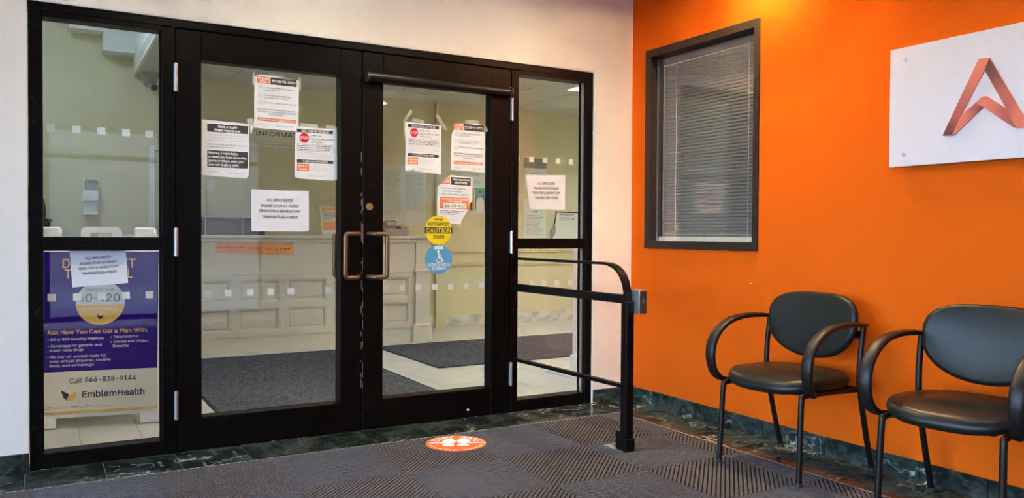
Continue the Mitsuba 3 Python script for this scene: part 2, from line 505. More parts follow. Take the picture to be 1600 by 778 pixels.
add('edge_strip', bx(XL, CX1 + .006, CY1 - .002, CY1 + .004, -.005, .0035), 'edge_line', 'floor', smooth=False)
add('edge_strip', bx(CX1, CX1 + .006, YB, CY1, -.005, .0035), 'edge_line', 'floor', smooth=False)
tx = [x for x in [.42 + .52 * k for k in range(-7, 3)] if x < CX1] + [CX1]
ty = [CY1] + [-.90 - .52 * k for k in range(0, 11)]
for i in range(len(tx) - 1):
    for j in range(len(ty) - 1):
        x0, x1, y1, y0 = tx[i], tx[i + 1], ty[j], ty[j + 1]
        if y0 < YB:
            continue
        cell = sbox(x0 + .0008, y0 + .0008, x1 - .0008, y1 - .0008)
        s = 1 if (round((x0 - .42) / .52) + round((y0 + .90) / .52)) % 2 != 0 else -1
        far = y0 < -3.6
        pitch = .020 if not far else .06
        ribs = []
        c0 = s * y0 - x0 if s > 0 else -y0 - x0
        for k in np.arange(-80, 80) * pitch * math.sqrt(2):
            hw = pitch * .33 * math.sqrt(2)
            # ribs run along (1, s): the band between two parallel lines
            cxm = (x0 + x1) / 2
            q = [(cxm - 2 + k - hw, y0 - 2 * s), (cxm - 2 + k + hw, y0 - 2 * s), (cxm + 2 + k + hw, y0 + 2 * s), (cxm + 2 + k - hw, y0 + 2 * s)]
            r = Polygon(q).intersection(cell)
            if not r.is_empty and r.geom_type == 'Polygon' and r.area > 1e-6:
                ribs.append(ext(r, .0045))
        m = cat(ribs)
        m.apply_translation([0, 0, -.0005])
        kt = add('carpet_tile', bx(x0, x1, y0, y1, -.005, 0), 'carpet_base', 'floor', smooth=False)
        add('ribs', m, 'rib', kt, smooth=False)

# skirting tiles
bs = struct('baseboard_right', 'dark green marble skirting along the orange wall')
for a, b in zip([-.026, -.27] + [-.59 - .32 * k for k in range(0, 18)], [-.27] + [-.59 - .32 * k for k in range(0, 18)]):
    if b > YB:
        add('tile', bx(XR - .013, XR, a - .0015, b + .0015, 0, .095, .001), 'marble', bs, smooth=False)
bs = struct('baseboard_front', 'dark green marble skirting along the white wall')
for a, b in [(-3.2, -2.68), (-2.68, -2.347), (-2.347, -2.014), (-2.014, -1.69), (-1.69, FX0 - .003), (FX1 + .004, XR - .0)]:
    add('tile', bx(a + .0012, b - .0012, -.025, -.012, 0, .092, .001), 'marble', bs, smooth=False)

# ---------------------------------------------------------------- entrance screen
GY = .045                                        # glass line
fr = struct('trim_1', 'black bronze frame of the entrance screen with its sidelights')
D = .10
for nm, b in (('jamb', (FX0, -1.609, 0, FZ)), ('jamb', (1.585, FX1, 0, FZ)), ('mullion', (-1.074, -1.009, 0, 2.205)), ('mullion', (1.000, 1.051, 0, 2.205))):
    add(nm, bx(b[0], b[1], 0, D, b[2], b[3], .002), 'bronze', fr)
add('head', bx(-1.609, 1.585, 0, D, 2.209, FZ, .002), 'bronze', fr)
for a, b in ((-1.609, -1.074), (1.051, 1.585)):
    add('head_rail', bx(a, b, .002, D, 2.182, 2.209, .0015), 'bronze', fr)
    add('middle_rail', bx(a, b, .001, D, 1.058, 1.125, .002), 'bronze', fr)
    add('sill', bx(a, b, .001, D, 0, .076, .002), 'bronze', fr)
    for z0, z1 in ((.076, 1.058), (1.125, 2.182)):   # glazing beads
        add('bead', bx(a, a + .008, GY - .012, GY + .012, z0, z1), 'black_metal', fr)
        add('bead', bx(b - .008, b, GY - .012, GY + .012, z0, z1), 'steel' if a > 0 else 'black_metal', fr)
for x in (FX0 - .009, ):
    pass
add('caulk', bx(FX1, FX1 + .006, -.010, .03, 0, FZ + .004), 'trim_paint', fr, smooth=False)
add('caulk', bx(FX0, FX1 + .006, -.010, .03, FZ, FZ + .004), 'trim_paint', fr, smooth=False)


def pane(parent, a, b, z0, z1):
    return add('glass', at(flat(sbox(a, z0, b, z1)), [0, GY, 0], *FR), 'glass', parent, smooth=False)


def squares(g, xs, z):
    for x in xs:
        add('frosted_square', at(ext(sbox(-.018, -.018, .018, .018), .0004), [x, GY - .0012, z], *FR), 'frost', g, smooth=False)


w1 = struct('window_1', 'left sidelight of the entrance screen, in two panes')
g = pane(w1, -1.609, -1.074, 1.125, 2.182)
squares(g, [-1.568, -1.457, -1.348, -1.236, -1.128], 1.655)
g = pane(w1, -1.609, -1.074, .076, 1.058)
squares(g, [-1.567, -1.457, -1.348, -1.238, -1.129], .828)
w2 = struct('window_2', 'right sidelight of the entrance screen, in two panes')
g = pane(w2, 1.051, 1.585, 1.125, 2.182)
squares(g, [1.069, 1.176, 1.280, 1.384, 1.489], 1.643)
g = pane(w2, 1.051, 1.585, .076, 1.058)
squares(g, [1.080, 1.185, 1.278, 1.382, 1.489], .828)


def door(name, label, x0, x1, g0, g1, sqs, hinge_x, hs):
    d = struct(name, label)
    for a, b in ((x0, g0), (g1, x1)):
        add('stile', bx(a, b, .003, .09, .008, 2.203, .003), 'bronze', d)
    add('top_rail', bx(g0, g1, .003, .09, 2.053, 2.203, .003), 'bronze', d)
    add('bottom_rail', bx(g0, g1, .003, .09, .008, .176, .003), 'bronze', d)
    gl = pane(d, g0, g1, .176, 2.053)
    squares(gl, sqs, .825)
    for z0, z1 in ((1.88, 2.02), (1.03, 1.172), (.18, .326)):
        hk = add('hinge', cat([bx(hinge_x - .010, hinge_x - .001, -.010, .004, z0, z1, .001), bx(hinge_x + .001, hinge_x + .010, -.010, .004, z0, z1, .001),
                               cyl((hinge_x, -.012, z0 - .003), (hinge_x, -.012, z1 + .003), .0075, 12)]), 'steel', d)
    # offset pull handles, one on each face
    for yy, sy in ((.003, -1), (.09, 1)):
        ax = -.019 if hs < 0 else .036
        gx = ax + hs * .098
        o = .055 * sy
        path = fillet([(ax, yy, 1.148), (ax + hs * .03, yy + o * .95, 1.148), (gx, yy + o, 1.148), (gx, yy + o, .897), (ax + hs * .03, yy + o * .95, .897), (ax, yy, .897)], .022, 5)
        partlab(add('pull_handle', tube(path, .0135, 14), 'pull', d), 'worn bronze pull handle')
    return d


d1 = door('door_1', 'left black glazed door covered in notices', -1.006, -.003, -.881, -.130, [-.843, -.739, -.623, -.512, -.401, -.185], -1.007, -1)
d2 = door('door_2', 'right black glazed door with round stickers and a lock', .003, .995, .130, .854, [.161, .267, .373, .483, .591, .698, .807], .998, 1)
ly = [(.030, 0, 1.307), (.030, -.006, 1.307)]
partlab(add('lock', cat([cyl((.043, .004, 1.307), (.043, -.006, 1.307), .021, 24), cyl((.043, -.006, 1.307), (.043, -.010, 1.307), .013, 20)]), 'brass', d2), 'round brass lock cylinder')
add('lock_keyway', bx(.0415, .0445, -.0112, -.009, 1.300, 1.314), 'dark_plastic', 'door_2__lock')
# rounded sensor bar across the top of the right door
prof = [(-.002, .0), (-.002, .058), (-.02, .062), (-.038, .055), (-.046, .040), (-.046, .020), (-.038, .006), (-.02, .0)]
bar = trimesh.creation.extrude_polygon(Polygon([(-a, b) for a, b in prof]).buffer(.0), .95, engine='earcut')
mb = np.eye(4)
mb[:3, :3] = np.array([[0, 0, 1], [-1, 0, 0], [0, 1, 0]], float).T @ np.eye(3) if False else np.array([[0, 0, 1], [-1, 0, 0], [0, 1, 0]], float)
bar.apply_transform(mb)
bar.apply_translation([.02, 0, 2.024])
sb = partlab(add('sensor_bar', bar, 'black_metal', d2), 'rounded black sensor bar across the top rail')
for x in (.016, .970):
    add('end_cap', cyl((x, -.022, 2.055), (x + .012, -.022, 2.055), .033, 20), 'dark_plastic', sb)
add('paint_chip', at(flat(affinity.scale(Point(0, 0).buffer(.009, 5), 1, .8)), [.693, -.0005, .052], *FR), 'white_ink', d2, smooth=False)

# bare metal where the paint has chipped along the meeting edges
for dname, xe, n_ in (('door_1', -.0048, 16), ('door_2', .0048, 12)):
    z = .12
    for i in range(n_):
        h_ = rng.uniform(.012, .075)
        z += h_ + rng.uniform(.01, .09)
        w_ = rng.uniform(.0009, .0018)
        if z < 1.95:
            add('chip', at(ext(sbox(-w_, 0, w_, h_), .0003), [xe, .0031, z], *FR), 'steel', dname, smooth=False)

# ---------------------------------------------------------------- window in the orange wall, with its blind
w3 = struct('window_3', 'dark framed window in the orange wall with a grey slatted blind')
fx0, fx1 = XR - .012, XR + .11
fw_ = .05
ywo = (WY0, WY1)
for nm, p in (('jamb', (WY0, WY0 - fw_, WZ0, WZ1)), ('jamb', (WY1 + fw_ * .8, WY1, WZ0, WZ1)), ('head', (WY0, WY1, WZ1 - fw_, WZ1)), ('sill', (WY0, WY1, WZ0, WZ0 + fw_))):
    add(nm, bx(fx0, fx1, p[0], p[1], p[2], p[3], .002), 'window_frame', w3)
a, b = WY0 - fw_, WY1 + fw_ * .8
add('bead', bx(XR + .05, XR + .06, a, a - .006, WZ0 + fw_, WZ1 - fw_), 'steel', w3)
for gx_ in (XR + .050, XR + .064):
    add('glass', at(flat(sbox(-a, WZ0 + fw_, -b, WZ1 - fw_)), [gx_, 0, 0], *RT), 'glass', w3, smooth=False)
bl = thing('window_blind', 'grey horizontal slatted blind lowered behind the glass of the dark framed window', 'blind')
za, zb = WZ0 + fw_, WZ1 - fw_
BX = XR + .098
add('headrail', bx(BX - .018, BX + .018, a - .02, b + .004, zb - .045, zb - .004, .003), 'blind', bl)
add('bottom_rail', bx(BX - .013, BX + .013, a - .02, b + .004, za + .028, za + .044, .003), 'blind', bl)
n = 53
sl = trimesh.Trimesh(np.array([[x, y, z] for y in (0, 1) for x, z in ((-.0125, -.0008), (-.006, .0012), (0, .0019), (.006, .0012), (.0125, -.0008))], float), [[i, i + 1, i + 6] for i in range(4)] + [[i, i + 6, i + 5] for i in range(4)], process=False)
sl.vertices[:, 1] = np.where(sl.vertices[:, 1] > .5, b + .006, a - .022)
sl.apply_transform(trimesh.transformations.rotation_matrix(math.radians(-70), [0, 1, 0]))
slat = mikit.ply(sl, 'mat_blind', smooth=False)
for i in range(n):
    z = za + .054 + (zb - .05 - za - .054) * (i + .3) / n
    scene[key_for(bl + '__slat')] = dict(slat, to_world=T().translate([BX, 0, z]))
for y in (a - .16, b + .12):
    add('cord', cyl((BX - .016, y, za + .03), (BX - .016, y, zb - .03), .0012, 6), 'white_plastic', bl)

# office behind that window
struct('wall_office', 'plain office behind the blind', cat([bx(4.6, 4.7, -3.4, 0, 0, 2.7), bx(2.1, 4.7, -3.5, -3.4, 0, 2.7)]), 'office_wall', False)
struct('ceiling_office', 'office ceiling', bx(2.075, 4.7, -3.5, .0, 2.7, 2.8), 'ceiling_paint', False)
struct('floor_office', 'office floor', bx(2.075, 4.7, -3.5, .0, -.12, 0), 'mat_edge', False)
struct('trim_2', 'cream window board behind the blind', bx(XR + .112, XR + .22, WY0 + .02, WY1 - .02, WZ0 + .02, WZ0 + fw_ + .004), 'cream', False)
add('stop_strip', bx(XR + .071, XR + .079, a - .004, b + .004, za + .0005, za + .030), 'cream', w3)
cl = thing('office_ceiling_light', 'flat office ceiling light hidden behind the blind', 'light')
add('tray', bx(3.0, 3.6, -1.3, -.7, 2.66, 2.7), 'white_plastic', cl)
scene[cl + '__diffuser'] = mikit.ply(bx(3.02, 3.58, -1.28, -.72, 2.655, 2.66), 'mat_white_plastic', emitter=lamp(NEUTRAL, 6.0))

# ---------------------------------------------------------------- vestibule lamps
LAMPS = ((1.745, -1.27, ZH, 1.56, 'downlight close to the orange wall, above the window'), (1.25, -2.95, ZL, .13, 'dropped disc light in front of the orange wall, by the sign board'), (.75, -2.3, ZL, .14, 'downlight above the carpet, before the chairs'), (.75, -4.2, ZL, .12, 'downlight above the carpet, farthest from the doors'), (-.9, -.95, ZH, .52, 'downlight above the left door'), (.45, -.95, ZH, .74, 'downlight above the right door'))
for x, y, z, k, lab in LAMPS:
    t = thing('ceiling_downlight', 'round warm ceiling ' + lab, 'light', 'vestibule downlights')
    ring = trimesh.creation.annulus(.075, .095, .02)
    ring.apply_translation([x, y, z - .01])
    add('trim_ring', ring, 'white_plastic', t)
    drop = .085 if 'dropped' in lab else 0.0
    if drop:
        add('stem', cyl((x, y, z - drop), (x, y, z), .012, 10), 'white_plastic', t)
    disc = trimesh.creation.cylinder(.074, .006, sections=28)
    disc.apply_translation([x, y, z - .006 - drop])
    scene[t + '__lens'] = mikit.ply(disc, 'mat_white_plastic', emitter=lamp(AMBER if k > 1.5 else SOFT if z == ZH else WARM, DOWN * k))

# ================================================================ LOBBY BEHIND THE DOORS
YL, ZC, LX0, LX1 = 4.63, 2.77, -2.6, 5.4
struct('wall_lobby_back', 'pale yellow rear wall of the lobby', bx(LX0, LX1, YL, YL + .15, 0, 3.7), 'lobby_wall', False)
struct('wall_lobby_left', 'pale yellow left wall of the lobby', bx(LX0 - .15, LX0, .14, YL, 0, 3.7), 'lobby_wall', False)
struct('wall_lobby_right', 'pale yellow right wall of the lobby', bx(LX1, LX1 + .15, .14, YL, 0, 3.7), 'lobby_wall', False)
struct('trim_3', 'white bulkhead edge of the lowered lobby ceiling', cat([bx(-.80, -.775, .14, YL, ZC - .012, 3.6)]), 'trim_paint', False)
bk = struct('trim_4', 'white stepped bulkheads on the lobby wall at the upper left')
add('bulkhead', bx(-1.085, -.80, YL - .22, YL, 2.935, 3.6), 'trim_paint', bk, smooth=False)
add('bulkhead', bx(-1.376, -1.085, YL - .22, YL, 3.12, 3.6), 'trim_paint', bk, smooth=False)
PANELS = ((3.75, 2.75, 'lit square ceiling panel seen at the top of the right sidelight'), (1.6, 1.2, 'square lobby ceiling panel out of view above the mats'), (3.6, .95, 'square lobby ceiling panel out of view by the right wall'), (-.75, .50, 'square lobby ceiling panel out of view above the left door'), (4.7, 2.75, 'square lobby ceiling panel farthest right'))
holes = unary_union([sbox(x - .30, y - .30, x + .30, y + .30) for x, y, _ in PANELS])
struct('ceiling_lobby', 'grey lobby ceiling of square tiles in a grid', cat([at(ext(sbox(-.80, .14, LX1, YL).difference(holes), .09), [0, 0, ZC + .012], [1, 0, 0], [0, 1, 0]), bx(LX0, -.80, .14, YL, 3.6, 3.7)]), 'grid', False)
cxs = [-.775] + [-.47 + .59 * k for k in range(0, 10)] + [LX1]
cys = [YL] + [4.17 - .6 * k for k in range(0, 7)] + [.14]
for x0, x1 in zip(cxs[:-1], cxs[1:]):
    for y1, y0 in zip(cys[:-1], cys[1:]):
        if x1 - x0 > .05 and y1 - y0 > .05:
            q = sbox(x0 + .005, y0 + .005, x1 - .005, y1 - .005).difference(holes)
            if q.area > .002:
                add('tile', at(ext(q, .012), [0, 0, ZC], [1, 0, 0], [0, 1, 0]), 'ceiling_tile', 'ceiling_lobby', smooth=False)
for i, (x, y, lab) in enumerate(PANELS):
    t = thing('ceiling_panel_light', lab, 'light')
    box_ = ext(sbox(x - .30, y - .30, x + .30, y + .30).difference(sbox(x - .285, y - .285, x + .285, y + .285)), .16)
    box_.apply_translation([0, 0, ZC - .004])
    add('housing', cat([box_, bx(x - .30, x + .30, y - .30, y + .30, ZC + .15, ZC + .165)]), 'white_plastic', t, smooth=False)
    for k in (-1, 0, 1):
        add('louvre_blade', bx(x + k * .1425 - .003, x + k * .1425 + .003, y - .284, y + .284, ZC + .03, ZC + .09), 'louvre', t, smooth=False)
        add('louvre_blade', bx(x - .284, x + .284, y + k * .1425 - .003, y + k * .1425 + .003, ZC + .0305, ZC + .0895), 'louvre', t, smooth=False)
    scene[t + '__diffuser'] = mikit.ply(bx(x - .28, x + .28, y - .28, y + .28, ZC + .135, ZC + .14), 'mat_white_plastic', emitter=lamp(NEUTRAL, TROFFER * (1.0 if i != 3 else .80)))
t = thing('high_ceiling_light', 'cool ceiling light above the white bulkheads', 'light')
add('tray', bx(-2.2, -1.5, 2.6, 3.3, 3.56, 3.6, .003), 'white_plastic', t)
scene[t + '__diffuser'] = mikit.ply(bx(-2.18, -1.52, 2.62, 3.28, 3.555, 3.56), 'mat_white_plastic', emitter=lamp(COOL, 5.4))

struct('floor_lobby', 'cream tiled lobby floor', bx(LX0, LX1, .14, YL, -.12, -.003), 'lobby_grout', False)
fx = [-1.43 + .305 * k for k in range(-3, 23)]
fx = [LX0] + [x for x in fx if LX0 + .05 < x < LX1 - .05] + [LX1]
fy = [.14] + [.46 + .61 * k for k in range(0, 7)] + [YL]
for x0, x1 in zip(fx[:-1], fx[1:]):
    for y0, y1 in zip(fy[:-1], fy[1:]):
        add('tile', bx(x0 + .0015, x1 - .0015, y0 + .0015, y1 - .0015, -.003, 0), 'lobby_tile', 'floor_lobby', smooth=False)
bb = struct('baseboard_lobby', 'pale marble skirting of the lobby')
xs = [2.0 + .385 * k for k in range(0, 9)]
for x0, x1 in zip(xs[:-1], xs[1:]):
    add('tile', bx(x0 + .001, x1 - .001, YL - .015, YL, 0, .13, .001), 'pale_marble', bb, smooth=False)
tr = struct('trim_5', 'pale yellow chair rail mouldings on the lobby wall')
for z0, z1 in ((.915, .950), (.748, .783)):
    add('rail', bx(LX0, LX1, YL - .022, YL, z0, z1, .006), 'lobby_wall', tr)
    add('rail_lip', bx(LX0, LX1, YL - .030, YL, z1 - .010, z1 - .002, .002), 'lobby_wall', tr)
add('pilaster', bx(2.58, 2.72, YL - .05, YL, 0, 2.77, .004), 'lobby_wall', tr)
cs = struct('trim_6', 'pale framed panel moulding on the lobby wall at the left')
for x0, x1, z0, z1 in ((-.655, -.60, 1.2, 2.05), (-.15, -.095, 1.2, 2.05), (-.60, -.15, 1.995, 2.05), (-.60, -.15, 1.2, 1.255)):
    add('moulding', bx(x0, x1, YL - .025, YL, z0, z1, .006), 'trim_paint' if x0 < -.6 else 'lobby_wall', cs)

# floor mats
for lab, x0, x1, y0, y1, rot in (('large dark grey entrance mat behind the left door, in front of the desk', -.655, .90, .74, 3.26, 0.0), ('dark grey mat behind the right door, in front of the yellow wall', 1.31, 3.72, 1.80, 3.30, 0.8)):
    t = thing('floor_mat', lab, 'mat')
    ms = [bx(x0 + .02, x1 - .02, y0 + .02, y1 - .02, .001, .008, .002), cat([bx(x0, x0 + .02, y0, y1, 0.0005, .006, .002), bx(x1 - .02, x1, y0, y1, .0005, .006, .002), bx(x0 + .02, x1 - .02, y0, y0 + .02, .0005, .006, .002), bx(x0 + .02, x1 - .02, y1 - .02, y1, .0005, .006, .002)])]
    R = trimesh.transformations.rotation_matrix(math.radians(rot), [0, 0, 1], [(x0 + x1) / 2, (y0 + y1) / 2, 0])
    for m_, nm, mm in zip(ms, ('pile', 'border'), ('mat_pile', 'mat_edge')):
        m_.apply_transform(R)
        add(nm, m_, mm, t)

# reception desk
dk = thing('reception_desk', 'long pale painted reception desk with two rows of recessed panels and a ledge top', 'desk')
DY, DX0, DX1 = 3.47, -1.15, 2.0
cols = [(-.910, -.518), (-.451, -.064), (.008, .400), (.467, .858), (.925, 1.318), (1.385, 1.756)]
rows = [(.205, .425), (.484, .700)]
front = sbox(DX0, .155, 1.80, .748)
for a, b in cols:
    for c, d in rows:
        front = front.difference(sbox(a, c, b, d))
add('panel_frame', at(ext(front, .03), [0, DY + .03, 0], *FR), 'desk_paint', dk, smooth=False)
add('body', bx(DX0 + .01, 1.99, DY + .03, DY + .62, .0, 1.06), 'desk_paint', dk, smooth=False)
add('kick_board', bx(DX0, 1.80, DY + .012, DY + .03, 0, .155, .001), 'desk_paint', dk)
add('upper_board', bx(DX0, 1.826, DY + .006, DY + .03, .752, 1.06, .001), 'desk_paint', dk)
add('upper_moulding', bx(DX0, 1.826, DY - .003, DY + .03, .742, .756, .003), 'desk_paint', dk)
for a, b in cols:
    for c, d in rows:
        pm = add('panel', bx(a + .03, b - .03, DY + .020, DY + .032, c + .03, d - .03, .005), 'desk_paint', dk)
        rim = cat([ext(sbox(a, c, b, d).difference(sbox(a + .014, c + .014, b - .014, d - .014)), .022)])
        add('rim', at(rim, [0, DY + .031, 0], *FR), 'desk_paint', pm, smooth=False)
ps = add('corner_post', bx(1.828, 1.992, DY - .018, DY + .62, .16, 1.09, .003), 'desk_paint', dk)
add('plinth', bx(1.800, 2.010, DY - .035, DY + .63, 0, .160, .003), 'desk_paint', ps)
add('base_band', bx(1.806, 2.004, DY - .030, DY + .625, .160, .192, .008), 'desk_paint', ps)
add('neck_band', bx(1.812, 2.000, DY - .028, DY + .625, .745, .772, .006), 'desk_paint', ps)
top = bx(DX0 - .02, 2.02, DY - .055, DY + .34, 1.098, 1.130, .008)
add('ledge', top, 'desk_paint', dk)
add('ledge_moulding', bx(DX0, 2.005, DY - .03, DY + .3, 1.06, 1.099, .010), 'desk_paint', dk)

# five orange sheets on the desk, one word each
word = ['PLEASE', 'STAND', 'BEHIND', 'THE', 'LINE']
sx = [-.205, -.058, .082, .225, .335, .519]
for i, w_ in enumerate(word):
    t = thing('orange_sheet', f'orange paper sheet reading {w_} taped to the front of the desk', 'paper sheet', 'orange sheets along the desk front')
    z1 = 1.072 - .030 * (sx[i] + .205) / .72
    hh = .115 if i != 1 else .105
    pg = Page(t, [sx[i], DY + .004 - .0008 * i, z1 - hh], sx[i + 1] - sx[i] + .012, hh, tilt=-2.0 + .6 * i, m='sheet_orange', outline=[(0, 0), (1, .02), (1, .97), (.55, 1 if i % 2 else .93), (0, .96)])
    pg.text(w_, .5, .56, .16, 'ink', False, 'c', .78 if len(w_) > 3 else .5)
    pg.done()

# things on and behind the desk
t = thing('acrylic_guard', 'clear acrylic guard standing on the left of the desk ledge', 'screen')
add('sheet', at(flat(sbox(-.27, 1.131, .42, 1.303)), [0, 3.60, 0], *FR), 'clear_plastic', t, smooth=False)
add('edge', cat([cyl((-.27, 3.6, 1.303), (.42, 3.6, 1.303), .003, 6), cyl((-.27, 3.6, 1.131), (-.27, 3.6, 1.303), .003, 6), cyl((.07, 3.6, 1.131), (.07, 3.6, 1.30), .003, 6)]), 'frost', t)
t = thing('desk_cabinet', 'low dark brown cabinet behind the reception desk', 'cabinet')
add('body', bx(-.42, .42, 4.18, 4.55, 0, 1.28, .004), 'dark_wood', t)
add('top', bx(-.45, .45, 4.15, 4.57, 1.28, 1.31, .004), 'dark_wood', t)
t = thing('counter_sign', 'white and orange printed card in a stand on the desk ledge', 'sign')
pg = Page(t, [.835, 3.60, 1.131], .20, .296, tilt=1.5, outline=[(0, 0), (1, 0), (1, 1), (.12, 1)], thick=.003, m='cream', sheet='card')
pg.rect(.12, .05, .97, .16, 'sheet_orange', 'header_band')
pg.bars(.16, .95, .22, .47, 4, 'ink_grey', .35, 3)
pg.rect(.15, .52, .95, .82, 'sheet_orange', 'orange_block')
pg.bars(.18, .93, .54, .80, 5, 'cream', .3, 4, 'pale_print')
pg.done()
add('foot', bx(.86, 1.03, 3.585, 3.68, 1.130, 1.134), 'clear_plastic', t)
t = thing('desk_device', 'grey desk terminal with a small dark screen behind the right door', 'terminal')
add('body', bx(1.53, 1.81, 3.60, 3.78, 1.130, 1.215, .012), 'grey_plastic', t)
add('back', bx(1.57, 1.71, 3.68, 3.76, 1.213, 1.298, .02), 'grey_plastic', t)
add('screen', bx(1.66, 1.715, 3.596, 3.6005, 1.205, 1.232), 'dark_plastic', t)

# lettering and notices on the lobby wall
t = thing('information_sign', 'pale two-part wall sign with the word INFORMATION above the desk', 'sign')
pg = Page(t, [.33, YL - .012, 2.160], .80, .165, m='plate', thick=.012, sheet='upper_plate')
pg.text('INFORMATION', .10, .62, .30, 'ink', False, 'l', .80)
pg.done()
pg = Page(t, [.33, YL - .010, 2.100], .80, .056, m='plate', thick=.010, sheet='lower_plate')
pg.text('Welcome to AdvantageCare Physicians', .12, .62, .34, 'ink_grey', False, 'l', .80)
pg.done()
t = thing('wall_notice', 'small white paper on the lobby wall just below the mask notice', 'notice')
Page(t, [-.19, YL - .004, 1.590], .185, .13, m='notice').done()
t = thing('wall_notice', 'large pale green notice of close print behind the right door, left sheet', 'notice')
pg = Page(t, [1.84, YL - .004, 1.27], .335, .70, m='notice')
pg.text('A', .80, .07, .035, 'ink', False, 'l')
pg.bars(.22, .97, .08, .90, 34, 'ink_grey', .30, 11)
pg.done()
t = thing('wall_notice', 'large pale green notice of close print behind the right door, right sheet', 'notice')
pg = Page(t, [2.18, YL - .0045, 1.25], .28, .68, m='notice')
pg.bars(.05, .95, .07, .74, 26, 'ink_grey', .30, 12)
pg.done()
t = thing('wall_poster', 'wall poster with a man in a white T-shirt on a teal ground', 'poster')
pg = Page(t, [2.86, YL - .004, 1.41], .435, .72, m='notice')
pg.text('TIU', .32, .14, .085, 'ink_grey', True, 'l')
pg.text('?', .62, .32, .12, 'gold', True, 'l')
pg.text('you', .60, .46, .05, 'ink_grey', False, 'l')
pg.rect(.42, .55, .62, .95, 'gold', 'yellow_panel')
pg.rect(.64, .55, .98, .95, 'teal', 'teal_panel')
pg.poly([(.68, .95), (.69, .76), (.76, .71), (.86, .71), (.94, .76), (.95, .95)], 'white_ink', 'shirt', 2)
pg.shape(affinity.translate(affinity.scale(Point(0, 0).buffer(.03, 8), .9, 1.15), .81 * .435, (1 - .645) * .72), 'skin', 'face', 2)
pg.shape(affinity.translate(affinity.scale(Point(0, 0).buffer(.026, 8), 1, .6), .81 * .435, (1 - .612) * .72), 'ink', 'hair', 3)
pg.rect(.50, .72, .56, .95, 'ink', 'dark_figure', 2)
pg.done()
for i, (x, z0, z1, lb) in enumerate(((3.86, 1.72, 2.16, 'upper grey notice with a dark heading on the wall behind the right sidelight'), (3.86, 1.10, 1.62, 'lower grey notice of close print on the wall behind the right sidelight'))):
    t = thing('wall_notice', lb, 'notice')
    pg = Page(t, [x, YL - .004, z0], .35, z1 - z0, m='notice')
    if i == 0:
        pg.rect(0, 0, 1, .30, 'grid', 'header')
        pg.text('NOTICE'[:0] + '-', .45, .40, .02, 'ink', True)
        pg.bars(.25, .75, .44, .60, 3, 'ink_grey', .35, 21)
    else:
        pg.bars(.42, .60, .30, .34, 1, 'ink', .8, 22, 'heading', 0)
        pg.bars(.12, .88, .40, .92, 14, 'ink_grey', .3, 23)
    pg.done()

t = thing('sanitizer_dispenser', 'white wall sanitizer dispenser with a clear top and a drip tray', 'dispenser')
y = YL
add('back_plate', bx(-1.255, -1.125, y - .02, y, 1.325, 1.68, .004), 'white_plastic', t)
add('refill_window', bx(-1.245, -1.135, y - .085, y - .02, 1.56, 1.675, .012), 'grey_plastic', t)
add('cover', bx(-1.262, -1.118, y - .11, y - .018, 1.445, 1.562, .018), 'white_plastic', t)
add('tray', bx(-1.25, -1.125, y - .11, y - .01, 1.318, 1.335, .006), 'white_plastic', t)
for x in (-1.25, -1.137):
    add('arm', bx(x, x + .012, y - .03, y - .01, 1.33, 1.45, .002), 'white_plastic', t)
add('label_print', at(text('HAND', .022, True), [-1.215, y - .0858, 1.635], *FR), 'ink', t, smooth=False)

t = thing('security_camera', 'grey dome-mounted security camera under the ceiling at the upper left', 'camera')
cx, cy, cz = -.655, YL - .13, 2.77
add('mount', cat([trimesh.creation.cylinder(.085, .035, sections=28, transform=trimesh.transformations.translation_matrix([cx, cy, cz - .0175])), trimesh.creation.cylinder(.072, .05, sections=28, transform=trimesh.transformations.translation_matrix([cx, cy, cz - .055]))]), 'grey_plastic', t)
ball = trimesh.creation.icosphere(3, .066)
ball.apply_translation([cx, cy, cz - .085])
add('ball', ball, 'grey_plastic', t)
hd = np.array([.25, -.85, -.55])
hd /= np.linalg.norm(hd)
c0 = np.array([cx, cy, cz - .095])
add('barrel', tube([c0, c0 + hd * .06, c0 + hd * .12], [.045, .043, .040], 20), 'grey_plastic', t)
add('lens', tube([c0 + hd * .119, c0 + hd * .121, c0 + hd * .123], .032, 20), 'lens', t)

# dark office chair back and desk end at the far left
t = thing('office_chair', 'dark grey office chair back at the left edge of the left sidelight', 'chair')
o = [(math.copysign(abs(math.cos(a)) ** .7, math.cos(a)) * .17, math.copysign(abs(math.sin(a)) ** .8, math.sin(a)) * .26) for a in np.linspace(0, 2 * math.pi, 36, endpoint=False)]
pc = pillow(o, .05, .025, .01, .01)
add('backrest', at(pc, [-1.75, 4.05, 1.30], *FR), 'dark_plastic', t)
add('stem', cyl((-1.75, 4.10, .45), (-1.75, 4.09, 1.1), .025), 'dark_plastic', t)
add('seat', bx(-1.98, -1.52, 3.70, 4.15, .42, .50, .03), 'dark_plastic', t)
add('column', cyl((-1.75, 3.93, .06), (-1.75, 3.93, .43), .03), 'dark_plastic', t)
for k in range(5):
    a_ = k * 2 * math.pi / 5
    add('base_leg', tube([(-1.75, 3.93, .09), (-1.75 + .15 * math.cos(a_), 3.93 + .15 * math.sin(a_), .07), (-1.75 + .3 * math.cos(a_), 3.93 + .3 * math.sin(a_), .03)], [.025, .02, .03], 8), 'dark_plastic', t)
t = thing('side_table', 'dark narrow table end below the office chair back', 'table')
add('tabletop', bx(-2.2, -1.525, 4.28, 4.60, 1.245, 1.272, .003), 'dark_plastic', t)
for x, y in ((-1.575, 4.30), (-1.575, 4.56), (-2.18, 4.30), (-2.18, 4.56)):
    add('leg', bx(x, x + .035, y, y + .035, 0, 1.246), 'dark_plastic', t)
add('apron', bx(-2.15, -1.575, 4.305, 4.325, 1.16, 1.215), 'dark_plastic', t)

